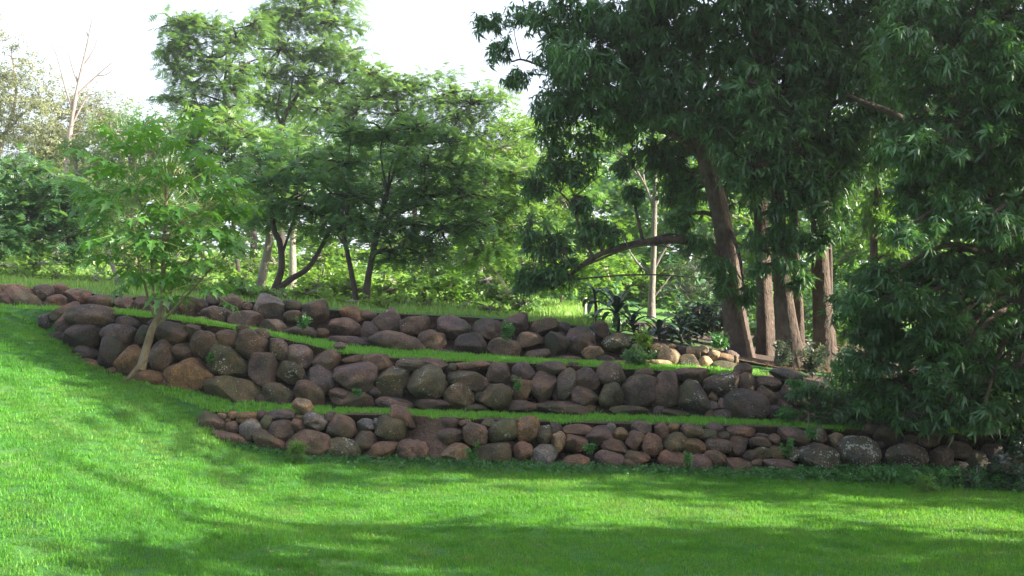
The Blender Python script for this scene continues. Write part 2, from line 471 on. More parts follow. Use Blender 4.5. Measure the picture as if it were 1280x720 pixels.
def px_clumps(lst, D, depth=1.0):
    out = []
    for t in lst:
        px, py, rx, ry = t[:4]
        dd = D + (t[4] if len(t) > 4 else 0.0)
        dens = t[5] if len(t) > 5 else 1.0
        s = dd / FPX
        out.append((np.array(P(px, py, dd)), (rx * s, rx * s * depth, ry * s), dens))
    return out

def tree(name, label, D, trunks, clumps, leaf='frond', lmat=None, bark=None, spray_px=11, k=2.4, flat=0.3,
         depth=1.0, puff=0.42, npuff=None, cat="tree", group=None, base=None, limbs=True, twig=True, sides=8,
         flute=0.0, flare=0.3, world_clumps=None, world_trunks=None, roll=0.35, upper=None, single=0):
    """trunks: (list of pixel points [(px,py[,dD])], width px at foot, width px at top, part name)"""
    if world_trunks is None:
        wt = []
        for pts, w0, w1, nm in trunks:
            wt.append(([np.array(P(p[0], p[1], D + (p[2] if len(p) > 2 else 0))) for p in pts], w0 / 2 * D / FPX, w1 / 2 * D / FPX, nm))
    else:
        wt = world_trunks
    b = np.array(base) if base is not None else (wt[0][0][0] if wt else np.array(clumps and P(clumps[0][0], clumps[0][1], D)))
    root = thing(name, label, cat, tuple(b), group)
    for pts, r0, r1, nm in wt:
        V, F = tube(pts, r0, r1, sides=sides, flute=flute if nm == 'trunk' else 0, flare=flare if nm == 'trunk' else 0, rough=0.03)
        link_mesh(nm, V, F, bark, root, b)
    wc = world_clumps if world_clumps is not None else px_clumps(clumps, D, depth)
    if not wc:
        return root
    spray = spray_px * D / FPX
    k = k * {'frond': 4.2, 'mango': 3.2, 'mango_near': 3.0, 'mango_far': 3.6, 'wisp': 2.0, 'cluster': 2.0, 'far': 1.5}[leaf]
    pos, dirs, var, puffs = foliage_points(wc, spray, k, flat, puff, npuff)
    sc = spray * rng.uniform(0.7, 1.25, len(pos))
    if single:
        prox = pos[:, 1] + 100.0 * (np.abs(pos[:, 0] / pos[:, 1]) > .47) + 100.0 * ((CAMZ - pos[:, 2]) / pos[:, 1] < -.25)
        order = np.argsort(prox)[:single]
        Rs = basis(dirs[order], rng.normal(0, roll, (single, 3)))
        if leaf not in LEAF_ME:
            LEAF_ME[leaf] = []
            for tv, tf in TEMPL[leaf]:
                me = bpy.data.meshes.new("leaf_cluster"); me.from_pydata([tuple(q) for q in tv], [], [tuple(int(i) for i in q) for q in tf])
                at = me.attributes.new("v", 'FLOAT', 'POINT'); at.data.foreach_set("value", [random.uniform(.2, .9)] * len(tv))
                me.materials.append(lmat); LEAF_ME[leaf].append(me)
        for i_, o_ in enumerate(order):
            lc = bpy.data.objects.new("leaf_cluster", LEAF_ME[leaf][i_ % len(LEAF_ME[leaf])]); COL.objects.link(lc); lc.parent = root
            M4 = Matrix([list(Rs[i_][0]) + [0], list(Rs[i_][1]) + [0], list(Rs[i_][2]) + [0], [0, 0, 0, 1]])
            lc.matrix_basis = Matrix.Translation(Vector(pos[o_] - b)) @ M4 @ Matrix.Scale(float(sc[o_]), 4)
        keep = np.ones(len(pos), bool); keep[order] = False
        pos, dirs, sc, var = pos[keep], dirs[keep], sc[keep], var[keep]
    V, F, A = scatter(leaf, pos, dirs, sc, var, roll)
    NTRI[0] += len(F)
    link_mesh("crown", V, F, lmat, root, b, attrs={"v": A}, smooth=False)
    if upper:
        up_c = px_clumps(upper, D, 1.6)
        pos, dirs, var, _p = foliage_points(up_c, 34 * D / FPX, 4.2, .8, .45, 12)
        V, F, A = scatter('mango_far', pos, dirs, 36 * D / FPX * rng.uniform(0.7, 1.25, len(pos)), var, roll)
        NTRI[0] += len(F)
        link_mesh("upper_crown", V, F, lmat, root, b, attrs={"v": A}, smooth=False)
    # limbs: from the nearest upper trunk point to each clump, twigs on to the puffs
    if limbs and wt:
        tp = []
        for pts, r0, r1, nm in wt:
            cp = catmull(pts, 5); n = len(cp)
            for i in range(int(n * 0.45), n):
                tp.append((cp[i], r0 + (r1 - r0) * i / n))
        for c, r, dens in wc:
            c = np.array(c)
            best = min(tp, key=lambda q: np.linalg.norm((q[0] - c) * np.array([1, 1, 1.0])) + (2.0 if q[0][2] > c[2] else 0))
            a, ra = best
            L = np.linalg.norm(c - a)
            if L < 0.15: continue
            mid = a + (c - a) * 0.5 + np.array([0, 0, 0.12 * L]) + rng.normal(0, 0.06 * L, 3)
            V, F = tube([a, mid, c], min(ra * 0.55, 0.045), min(ra * 0.18, 0.016), sides=6, rough=0.04, nseg=5)
            link_mesh("branch", V, F, bark, root, b)
            if r[0] > 0: pass
    if twig:
        J = Joined()
        if not puffs: return root
        for pc, c in puffs:
            if np.linalg.norm(pc - c) < 0.05: continue
            mid = (pc + c) / 2 + rng.normal(0, 0.08 * np.linalg.norm(pc - c), 3)
            J.add(tube([c, mid, pc], 0.0016 * D, 0.0006 * D, sides=3, nseg=3))
        o = link_mesh("twigs", J.V, J.F, bark, root, b)
        o["kind"] = "stuff"
    return root

# ------------------------------------------------------------------ terrain curves (pixel column -> y, depth)
def curve(tab):
    tab = np.array(tab, float)
    px = np.linspace(tab[0, 0], tab[-1, 0], 220)
    y = np.interp(px, tab[:, 0], tab[:, 1]); d = np.interp(px, tab[:, 0], tab[:, 2])
    k = np.ones(9) / 9
    def sm(a):
        ap = np.concatenate([np.full(4, a[0]), a, np.full(4, a[-1])]); return np.convolve(ap, k, 'valid')
    y, d = sm(y), sm(d)
    return px, y, d
C_B1 = curve([(-700, 372, 14.3), (0, 387, 14.25), (50, 397, 14.1), (90, 463, 13.45), (180, 479, 13.1), (225, 495, 12.85), (250, 548, 12.35), (300, 562, 12.3), (400, 573, 12.3), (500, 578, 12.35), (640, 584, 12.4), (780, 588, 12.4), (900, 592, 12.4), (1000, 596, 12.35), (1280, 606, 12.2), (2200, 640, 11.5)])
C_T1 = curve([(-700, 371, 14.4), (0, 386, 14.35), (50, 394, 14.2), (90, 461, 13.55), (180, 478, 13.2), (225, 493, 12.95), (250, 524, 12.55), (300, 518, 12.55), (400, 518, 12.6), (500, 519, 12.65), (640, 526, 12.7), (780, 530, 12.7), (900, 532, 12.7), (1000, 535, 12.65), (1280, 545, 12.5), (2200, 570, 11.8)])
C_B2 = curve([(-700, 370, 14.5), (0, 385, 14.45), (50, 391, 14.3), (90, 459, 13.65), (180, 477, 13.3), (240, 489, 13.3), (300, 502, 13.25), (400, 510, 13.3), (500, 513, 13.35), (640, 517, 13.35), (800, 520, 13.35), (900, 523, 13.3), (1000, 529, 13.2), (1100, 533, 13.1), (1280, 541, 13.0), (2200, 566, 12.3)])
C_T2 = curve([(-700, 368, 14.6), (0, 384, 14.55), (50, 386, 14.4), (90, 389, 14.1), (180, 395, 13.9), (240, 403, 13.8), (300, 412, 13.7), (360, 424, 13.7), (400, 436, 13.7), (452, 446, 13.7), (530, 450, 13.7), (605, 453, 13.7), (680, 455, 13.7), (740, 459, 13.7), (820, 464, 13.7), (895, 467, 13.7), (960, 472, 13.7), (1040, 482, 13.6), (1100, 505, 13.5), (1280, 532, 13.2), (2200, 560, 12.6)])
C_B3 = curve([(-700, 366, 14.7), (0, 382, 14.65), (40, 383, 14.6), (100, 386, 14.6), (162, 388, 14.6), (200, 392, 14.6), (275, 406, 14.6), (330, 416, 14.6), (395, 426, 14.6), (460, 435, 14.6), (540, 440, 14.6), (650, 448, 14.6), (755, 454, 14.6), (832, 459, 14.6), (920, 461, 14.6), (1040, 470, 14.6), (1280, 500, 14.6), (2200, 530, 14.6)])
C_T3 = curve([(-700, 350, 15.2), (0, 358, 15.2), (50, 362, 15.2), (100, 366, 15.2), (150, 371, 15.2), (200, 374, 15.2), (250, 376, 15.2), (300, 376, 15.2), (350, 379, 15.2), (400, 388, 15.2), (500, 393, 15.2), (600, 397, 15.2), (650, 401, 15.2), (700, 404, 15.2), (750, 410, 15.2), (770, 417, 15.1), (800, 428, 15.0), (830, 434, 15.0), (900, 442, 15.0), (930, 452, 15.0), (960, 460, 15.0), (1040, 466, 15.0), (1280, 495, 15.0), (2200, 520, 15.0)])
C_F1 = curve([(-700, 335, 20), (0, 340, 20), (200, 356, 20), (450, 376, 20), (640, 386, 20), (800, 403, 20), (1000, 425, 20), (1280, 440, 20), (2200, 450, 20)])
C_F2 = curve([(-700, 316, 35), (0, 320, 35), (200, 337, 35), (450, 356, 35), (640, 360, 35), (800, 370, 35), (1280, 384, 35), (2200, 390, 35)])
C_F3 = curve([(-700, 300, 75), (0, 305, 75), (200, 320, 75), (450, 338, 75), (640, 345, 75), (1280, 352, 75), (2200, 352, 75)])
C_F4 = curve([(-700, 330, 900), (0, 330, 900), (640, 345, 900), (2200, 345, 900)])
XS = np.concatenate([[-470, -250, -120], np.linspace(-60, -9, 14), np.linspace(-8.6, 9, 200), np.linspace(9.6, 60, 14), [120, 250, 470]])
def on_x(C, xs=XS):
    px, y, d = C
    X = (px - 640) / FPX * d; Z = CAMZ - (y - HZ) / FPX * d
    o = np.argsort(X)
    return np.interp(xs, X[o], d[o]), np.interp(xs, X[o], Z[o])
def curve_at(C, px):
    return float(np.interp(px, C[0], C[1])), float(np.interp(px, C[0], C[2]))

# lawn height: thin-plate fit through points on the foot of the wall and points nearer the camera
_b1y, _b1z = on_x(C_B1, np.linspace(-14, 14, 30))
ctrl = [(x, y, z) for x, y, z in zip(np.linspace(-14, 14, 30), _b1y, _b1z)]
for (px, py, d) in [(0, 720, 7.2), (300, 720, 7.75), (640, 720, 8.0), (1280, 720, 7.9), (0, 620, 8.6), (0, 520, 10.6), (0, 450, 12.3), (60, 430, 13.2), (150, 520, 11.7), (300, 620, 10.8), (640, 640, 10.2), (1280, 650, 9.9), (100, 470, 12.9)]:
    p = P(px, py, d); ctrl.append(tuple(p))
for x, y, z in [(-3, 3, 0.15), (3, 3, 0.05), (0, 0, 0.1), (0, -6, 0.1), (-8, 2, 0.9), (-12, 6, 1.9), (8, 2, 0.0), (12, 8, -0.1), (-12, -6, 1.0), (12, -6, 0.0), (-9, 9, 1.6)]:
    ctrl.append((x, y, z))
ctrl = np.array(ctrl)
def _phi(r): return np.where(r > 1e-6, r * r * np.log(r + 1e-9), 0.0)
_n = len(ctrl)
_A = np.zeros((_n + 3, _n + 3))
_r = np.hypot(ctrl[:, None, 0] - ctrl[None, :, 0], ctrl[:, None, 1] - ctrl[None, :, 1])
_A[:_n, :_n] = _phi(_r) + np.eye(_n) * 0.05
_A[:_n, _n] = 1; _A[:_n, _n + 1:] = ctrl[:, :2]; _A[_n, :_n] = 1; _A[_n + 1:, :_n] = ctrl[:, :2].T
_w = np.linalg.solve(_A, np.concatenate([ctrl[:, 2], np.zeros(3)]))
def lawn_z(x, y):
    x = np.asarray(x, float); y = np.asarray(y, float)
    xc = np.clip(x, -14, 14); yc = np.clip(y, -8, 16)
    r = np.hypot(xc[..., None] - ctrl[:, 0], yc[..., None] - ctrl[:, 1])
    return _phi(r) @ _w[:_n] + _w[_n] + _w[_n + 1] * xc + _w[_n + 2] * yc

def bumps(x, y, s, a):
    return a * (np.sin(x * s * 1.3 + 1.1 * np.sin(y * s * .9)) * np.cos(y * s * 1.1 + .7 * np.sin(x * s * .8)))

def grid_mesh(name, rows, attrs, parent=None, kind=None, label=None):
    """rows: list of (Y array, Z array) over XS"""
    nr, nc = len(rows), len(XS)
    V = np.zeros((nr, nc, 3))
    for i, (Y, Z) in enumerate(rows):
        V[i, :, 0] = XS; V[i, :, 1] = Y; V[i, :, 2] = Z
    idx = np.arange(nr * nc).reshape(nr, nc)
    F = np.stack([idx[:-1, :-1], idx[:-1, 1:], idx[1:, 1:], idx[1:, :-1]], axis=2).reshape(-1, 4)
    ob = link_mesh(name, V.reshape(-1, 3), F, M_GROUND, parent, (0, 0, 0), True, {k_: np.concatenate(v) for k_, v in attrs.items()})
    if kind: ob["kind"] = kind
    if label: ob["label"] = label
    return ob

B1, T1, B2, T2, B3, T3 = [on_x(c) for c in (C_B1, C_T1, C_B2, C_T2, C_B3, C_T3)]
F1, F2, F3, F4 = [on_x(c) for c in (C_F1, C_F2, C_F3, C_F4)]
ones = np.ones(len(XS))
# lawn
rows, g, dns = [], [], []
ts = np.concatenate([np.linspace(0, 0.6, 14, endpoint=False), np.linspace(0.6, 1.0, 70)])
for t in ts:
    Y = -30 + (B1[0] + 30) * t
    Z = lawn_z(XS, Y) + bumps(XS, Y, 1.7, 0.012) * (1 - t) ** .2
    w = np.clip((t - 0.975) / 0.025, 0, 1)
    Z = Z * (1 - w) + B1[1] * w
    rows.append((Y, Z)); g.append(ones * 1.0)
    vis = (Y > 5.5) & (np.abs(XS / np.maximum(Y, .1)) < 0.60)
    dns.append(np.where(vis, 1.0, 0.0))
grid_mesh("lawn", rows, {"grass": g, "dry": [ones * 0] * len(rows), "dens": dns}, kind="structure")

def strip(name, A, B, n, edge_a, edge_b, dens=1.0, right_fade=None, left_x=-3.45):
    rows, g, dn = [], [], []
    for t in np.linspace(0, 1, n):
        Y = A[0] + (B[0] - A[0]) * t; Z = A[1] + (B[1] - A[1]) * t + bumps(XS, Y, 2.3, 0.01) * math.sin(math.pi * t)
        ga = min(1.0, t / edge_a) if edge_a > 0 else 1.0
        gb = min(1.0, (1 - t) / edge_b) if edge_b > 0 else 1.0
        v = min(ga, gb)
        gg = ones * v + bumps(XS, Y, 3.1, .30) + bumps(XS, Y, 9.0, .28) + bumps(XS, Y, 21.0, .2)
        if right_fade is not None:
            gg = gg * np.clip((right_fade - XS) / 1.2, 0, 1)
        gg = np.where(XS < left_x, 1.0, np.clip(gg, 0, 1))
        rows.append((Y, Z)); g.append(gg); dn.append(np.where((np.abs(XS / Y) < .58), np.clip((gg - .25) * 2, 0, 1) * dens, 0))
    return grid_mesh(name, rows, {"grass": g, "dry": [ones * 0] * n, "dens": dn}, kind="structure")
strip("terrace", T1, B2, 12, 0.40, 0.06, right_fade=6.8)
strip("terrace", T2, B3, 12, 0.16, 0.06, right_fade=3.6, left_x=-5.6)
def bank(A, B, px_lo, px_hi):
    rows, g, br = [], [], []
    xlo, xhi = (px_lo - 640) / FPX * 13.5, (px_hi - 640) / FPX * 13.5
    for t in np.linspace(0, 1, 9):
        bare = np.exp(-((XS + .86) / .30) ** 2) if A is B1 else XS * 0
        solid = np.clip((XS - xlo) / .25, 0, 1)
        Y = A[0] + (B[0] - A[0]) * t + .22 * min(1, 4 * t, 4 * (1 - t)) * (1 - .95 * bare) * solid; Z = A[1] + (B[1] - A[1]) * t
        Y = Y + bumps(XS, Z * 6 + XS, 4.0, .02) * math.sin(math.pi * t) * solid
        rows.append((Y, Z)); g.append(np.where((XS > xlo) & (XS < xhi), 0.0, 1.0)); br.append(np.clip(bare + max(0, (t - .7) * 4), 0, 1))
    o = grid_mesh("bank", rows, {"grass": g, "dry": br, "dens": [ones * 0] * 9}, kind="structure")
    o.data.materials[0] = M_SOIL
bank(B1, T1, 285, 1500); bank(B2, T2, 98, 1500); bank(B3, T3, -200, 945)
# field behind the top wall
rows, g, dr, dn = [], [], [], []
def seg(A, B, n, fn, skip_first=False):
    for t in list(np.linspace(0, 1, n))[1 if skip_first else 0:]:
        Y = A[0] + (B[0] - A[0]) * t; Z = A[1] + (B[1] - A[1]) * t
        a, b_, c = fn(t, XS, Y)
        rows.append((Y, Z + bumps(XS, Y, .9, 0.02) * math.sin(math.pi * t))); g.append(a); dr.append(b_); dn.append(c)
shade = np.clip((2.2 - XS) / 1.0, 0, 1)  # fades the backlit field tone and the grass out toward the mangoes
seg(T3, F1, 16, lambda t, x, Y: (np.clip(min(1, t / .08) * np.ones_like(x) * (.35 + .65 * shade) + bumps(x, Y, 2.5, .2), 0, 1), np.clip((t - .15) * 1.6, 0, 1) * shade, np.where(t > .05, .8, 0) * shade * (np.abs(x / Y) < .56)))
seg(F1, F2, 12, lambda t, x, Y: (ones, np.clip(.7 + t, 0, 1) * (.3 + .7 * shade), 0.6 * shade * (np.abs(x / Y) < .56)), True)
seg(F2, F3, 8, lambda t, x, Y: (ones, ones * .8, ones * 0), True)
seg(F3, F4, 6, lambda t, x, Y: (ones, ones * .3, ones * 0), True)
grid_mesh("field", rows, {"grass": g, "dry": dr, "dens": dn}, kind="structure")  # dry holds the weight of the backlit field tone

# ------------------------------------------------------------------ stones
_ico = {}
def ico(sub):
    if sub in _ico: return _ico[sub]
    t = (1 + 5 ** .5) / 2
    V = [np.array(v, float) / math.sqrt(1 + t * t) for v in [(-1, t, 0), (1, t, 0), (-1, -t, 0), (1, -t, 0), (0, -1, t), (0, 1, t), (0, -1, -t), (0, 1, -t), (t, 0, -1), (t, 0, 1), (-t, 0, -1), (-t, 0, 1)]]
    F = [(0, 11, 5), (0, 5, 1), (0, 1, 7), (0, 7, 10), (0, 10, 11), (1, 5, 9), (5, 11, 4), (11, 10, 2), (10, 7, 6), (7, 1, 8), (3, 9, 4), (3, 4, 2), (3, 2, 6), (3, 6, 8), (3, 8, 9), (4, 9, 5), (2, 4, 11), (6, 2, 10), (8, 6, 7), (9, 8, 1)]
    for _ in range(sub):
        cache = {}; nf = []
        def mid(a, b):
            key = (min(a, b), max(a, b))
            if key not in cache:
                m = V[a] + V[b]; V.append(m / np.linalg.norm(m)); cache[key] = len(V) - 1
            return cache[key]
        for a, b, c in F:
            ab, bc, ca = mid(a, b), mid(b, c), mid(c, a)
            nf += [(a, ab, ca), (b, bc, ab), (c, ca, bc), (ab, bc, ca)]
        F = nf
    _ico[sub] = (np.array(V), np.array(F)); return _ico[sub]

# tints: base reflectances of the stones, 'y' lightened for sun on brown ones, alpha = lichen
TINT = {
    'r': (0.155, 0.092, 0.068, .12), 'o': (0.200, 0.122, 0.066, .14), 'b': (0.108, 0.076, 0.060, .18), 'd': (0.060, 0.047, 0.044, .14),
    'p': (0.100, 0.073, 0.073, .14), 'm': (0.078, 0.068, 0.038, .32), 'g': (0.115, 0.115, 0.120, .22), 't': (0.22, 0.155, 0.095, .16),
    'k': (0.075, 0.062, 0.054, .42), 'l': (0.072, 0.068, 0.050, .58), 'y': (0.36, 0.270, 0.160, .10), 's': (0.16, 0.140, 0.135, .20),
}
def stone(parent, px, py, w, h, rot, tint, D, cuts, seed, origin):
    r = np.random.default_rng(seed)
    V, F = ico(3 if w * h > 420 else 2)
    V = V.copy()
    box = r.uniform(0.80, 1.0) if cuts < 3 else 0.68
    nrm = (np.abs(V) ** (2 / box)).sum(1) ** (box / 2)
    V = V / nrm[:, None]
    ph = r.uniform(0, 6.28, (7, 3)); fr = r.normal(0, 1.9, (7, 3))
    cuts = cuts + int(r.integers(0, 4))
    disp = sum(np.sin(V @ fr[i] + ph[i, 0]) for i in range(4)) * 0.048
    fr2 = r.normal(0, 5.5, (5, 3)); disp = disp + sum(np.sin(V @ fr2[i] + ph[i + 2, 1]) for i in range(5)) * 0.024
    V = V * (1 + disp[:, None])
    for _ in range(cuts):
        n = r.normal(0, 1, 3); n[1] = -abs(n[1]) * 0.8; n /= np.linalg.norm(n)
        c = r.uniform(0.58, 0.82)
        d = V @ n
        ex = np.clip(d - c, 0, None)
        V = V - n * (ex * 0.9)[:, None]
    V[:, 0] -= (V[:, 0].max() + V[:, 0].min()) / 2; V[:, 2] -= (V[:, 2].max() + V[:, 2].min()) / 2
    V /= np.array([V[:, 0].max(), 1.0, V[:, 2].max()])
    s = D / FPX
    wx, hz = w * s / 2 * 1.07, h * s / 2 * 1.07
    dy = min(max(wx, hz), math.sqrt(wx * hz) * 1.05) * r.uniform(0.85, 1.05)
    V = V * np.array([wx, dy, hz])
    a = math.radians(rot)
    ca, sa = math.cos(a), math.sin(a)
    V = np.stack([V[:, 0] * ca + V[:, 2] * sa, V[:, 1], -V[:, 0] * sa + V[:, 2] * ca], axis=1)
    c = P(px, py, D)
    ob = link_mesh("stone", V, F, M_STONE, parent, (0, 0, 0), True)
    ob.location = Vector(c) - Vector(origin)
    t = TINT[tint]; v = r.uniform(0.82, 1.2); hshift = r.uniform(-.08, .08)
    ob.color = (t[0] * v * (1 + hshift), t[1] * v, t[2] * v * (1 - hshift), min(1, max(0, t[3] + r.uniform(-.1, .15))))
    return ob

def parse(x0, y0, txt):
    out = []
    for ln in txt.strip().split(';'):
        q = ln.split()
        if not q: continue
        cx, cy, w, h = map(float, q[:4])
        rot = float(q[4]) if len(q) > 4 else 0.0
        tint = q[5] if len(q) > 5 else 'b'
        cuts = int(q[6]) if len(q) > 6 else 1
        out.append((x0 + cx / 4, y0 + cy / 4, w / 4, h / 4, rot, tint, cuts))
    return out

U = parse(0, 320, """
-60 215 160 120 10 r 1; 25 222 150 90 12 r 1; 85 178 165 75 12 r 1; 118 220 200 85 28 r 1; 162 170 45 32 0 b 1;
217 187 100 90 5 b 0; 308 175 86 68 10 r 1; 275 235 98 85 0 r 1; 395 205 122 82 5 r 1; 512 230 142 76 -5 r 2; 615 238 104 70 0 r 1; 705 243 100 88 0 b 1;
905 262 165 130 12 b 2; 990 255 95 82 0 d 1; 1068 222 76 66 8 b 0; 1160 242 112 92 10 b 0; 1085 295 146 84 6 b 0; 1235 252 58 42 0 r 1; 1010 318 62 34 0 d 1; 1002 298 48 30 0 d 0; 1100 346 120 34 3 d 1""")
U += parse(240, 340, """
262 242 162 96 3 b 1; 385 172 148 112 12 g 3; 500 168 96 56 8 b 1; 508 222 96 60 0 b 1; 405 274 132 76 5 b 1; 615 215 132 148 0 b 0; 530 308 184 82 4 d 1; 655 310 62 56 0 b 1;
800 214 132 90 15 o 3; 878 215 90 44 5 b 2; 768 280 162 98 18 r 1; 890 308 98 122 -15 p 2; 965 256 158 118 -22 b 1; 775 352 190 62 3 p 2; 870 345 60 50 0 d 1; 1030 358 275 116 6 b 1; 1113 270 152 94 -6 b 0; 1200 346 140 112 5 b 1;
1255 402 64 30 0 b 1""")
U += parse(480, 340, """
22 257 115 110 -10 p 1; 152 270 0.1 0.1 0 b 0; 350 275 165 114 4 p 1; 520 292 165 112 6 d 1; 662 262 132 96 -22 p 1; 805 274 142 82 -8 b 2; 435 364 162 116 0 d 1; 600 386 172 112 8 b 1; 730 350 132 98 4 b 1;
855 366 122 122 30 d 1; 768 416 124 54 -6 b 1; 895 280 80 60 0 d 1; 980 346 152 146 0 p 1; 1075 296 96 96 0 d 1; 1160 354 144 92 -6 m 1; 1042 412 112 78 0 t 3; 930 436 120 34 0 b 1; 1100 440 100 50 0 d 1; 520 415 55 30 0 d 1;
880 330 60 60 0 d 1""")
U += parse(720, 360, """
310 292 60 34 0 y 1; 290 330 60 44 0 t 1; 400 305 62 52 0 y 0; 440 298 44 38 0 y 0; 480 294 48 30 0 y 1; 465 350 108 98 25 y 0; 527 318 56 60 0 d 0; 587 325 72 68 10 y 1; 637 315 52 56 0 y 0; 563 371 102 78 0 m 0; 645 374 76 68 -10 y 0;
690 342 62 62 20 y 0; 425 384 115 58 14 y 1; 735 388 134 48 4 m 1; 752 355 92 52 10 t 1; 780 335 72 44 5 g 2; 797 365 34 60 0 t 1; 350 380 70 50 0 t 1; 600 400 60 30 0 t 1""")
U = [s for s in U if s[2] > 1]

Mw = parse(0, 320, """
330 286 150 76 -25 r 1; 335 332 118 84 -30 r 1; 470 300 268 112 10 b 2; 235 325 100 92 20 d 1; 290 415 125 84 -8 d 1; 412 412 208 142 -12 d 1; 595 396 168 110 10 p 1; 562 482 142 150 25 d 1; 430 486 132 76 12 p 1; 435 555 192 86 8 o 1;
652 526 148 136 -28 o 1; 560 577 84 54 10 r 2; 640 335 118 64 8 d 1; 718 400 92 104 0 d 1; 808 500 124 164 -6 b 1; 745 612 168 78 5 o 1; 862 398 168 124 12 d 1; 962 378 86 92 -28 b 3; 920 483 112 92 6 b 3; 1030 450 142 152 0 b 0; 990 522 42 30 5 r 1; 945 602 240 166 -15 o 2;
1140 413 132 88 4 b 1; 780 345 80 60 0 d 1; 690 460 60 60 0 d 1; 870 560 60 50 0 d 1; 1060 560 60 60 0 d 1; 120 300 50 30 0 d 1; 200 300 70 50 0 d 1; 330 365 90 60 0 d 1; 500 540 60 40 0 d 1; 840 640 60 60 0 b 1""")
Mw += parse(240, 340, """
258 292 78 52 12 r 2; 298 365 158 142 20 b 1; 345 312 86 64 0 b 1; 195 452 196 148 14 m 2; 200 597 300 146 12 m 1; 355 495 134 182 -4 p 3; 430 388 104 122 -14 b 1; 533 425 138 128 30 p 1; 668 446 132 118 6 b 3; 500 505 152 108 20 m 1;
428 618 146 122 5 m 1; 588 618 166 138 30 b 1; 645 545 148 160 -35 p 2; 800 638 212 98 4 b 1; 748 625 130 86 20 b 1; 815 530 222 162 4 p 0; 800 437 110 36 -6 b 2; 925 450 152 82 -4 r 2; 1000 552 168 146 4 m 3; 1090 464 146 66 2 b 1; 1000 460 34 52 0 d 1; 1210 462 150 64 14 b 2; 1180 552 194 172 0 m 0;
1012 662 184 62 10 p 1; 480 430 60 60 0 d 0; 600 560 70 70 0 d 0; 260 470 60 60 0 d 0; 350 640 70 60 0 d 0; 910 600 70 60 0 d 0; 1090 560 60 60 0 d 0; 740 370 60 40 0 b 1""")
Mw += parse(480, 340, """
248 667 174 62 8 p 1; 445 470 182 50 -2 r 2; 342 480 60 50 0 b 1; 578 506 124 102 6 b 1; 696 498 114 94 0 p 1; 835 479 148 66 -5 p 2; 422 542 210 92 8 b 1; 655 540 50 54 0 b 1; 378 622 156 134 0 m 0; 560 630 164 142 0 m 0; 697 594 98 106 6 o 3; 800 582 124 172 2 b 3; 912 565 100 168 14 b 1; 1015 540 112 122 -35 p 1; 1000 628 142 102 12 b 1;
62 657 160 52 6 p 1; 685 680 156 76 4 b 1; 900 686 300 74 5 b 1; 455 686 120 44 0 d 1; 1142 510 152 112 12 b 1; 1138 620 126 134 0 m 2; 620 560 60 60 0 d 0; 480 620 60 60 0 d 0; 870 620 60 60 0 d 0; 300 560 60 60 0 d 0; 760 530 50 50 0 d 0; 950 470 60 40 0 d 0""")
Mw += parse(720, 360, """
20 612 120 50 4 b 1; 265 617 192 58 4 m 1; 322 520 182 192 28 p 2; 442 512 140 198 12 p 0; 345 427 104 56 4 m 2; 575 436 184 76 4 b 1; 580 556 172 186 0 k 1; 725 490 174 122 -6 k 1; 852 480 118 110 30 b 1; 835 411 92 70 0 b 1; 690 546 52 40 30 t 3; 685 590 60 50 -5 s 3; 737 580 52 56 0 s 2;
740 636 114 56 6 p 1; 668 634 48 44 0 b 3; 858 590 232 172 32 d 1; 490 631 152 52 2 m 1; 960 485 134 82 8 b 1; 950 555 112 114 20 b 1; 1055 432 168 64 2 s 1; 1010 550 54 52 0 b 1; 1066 552 84 134 -28 d 1; 1092 480 92 52 0 b 1; 1045 595 96 62 15 b 1; 1107 645 62 50 20 s 2; 240 480 60 60 0 d 0; 640 480 50 50 0 d 0; 420 620 70 60 0 d 0; 1000 500 60 50 0 d 0; 980 620 80 70 0 d 1; 1140 560 60 60 0 b 1""")

Lw = parse(220, 470, """
170 250 152 132 8 b 1; 280 261 66 70 0 b 0; 268 330 215 92 14 r 2; 235 200 56 28 10 t 1; 285 197 52 42 0 o 1; 360 207 112 56 -6 o 1; 430 191 44 46 0 p 0; 375 272 110 114 6 g 0; 450 240 72 88 0 m 1; 527 194 138 56 2 p 1; 492 222 32 26 0 r 1; 525 271 120 108 -10 b 1; 460 332 168 100 18 b 1; 632 152 102 84 0 t 3; 620 205 54 26 0 m 0; 607 246 70 66 0 b 2;
697 232 120 92 18 g 1; 770 207 76 60 -8 d 1; 830 256 148 120 20 b 2; 655 340 234 138 4 b 1; 840 367 164 112 16 m 0; 940 327 118 98 0 b 1; 950 246 86 66 0 g 3; 1000 234 32 48 0 g 2; 1070 266 154 126 8 m 1; 1130 217 160 108 32 r 1; 1030 376 172 96 -5 r 1; 1182 367 162 102 8 r 1; 436 267 36 40 0 t 1; 262 223 30 28 0 r 1; 340 300 50 50 0 d 0; 405 300 40 50 0 d 0; 570 300 50 50 0 d 0; 760 300 50 50 0 d 0; 900 290 50 50 0 d 0""")
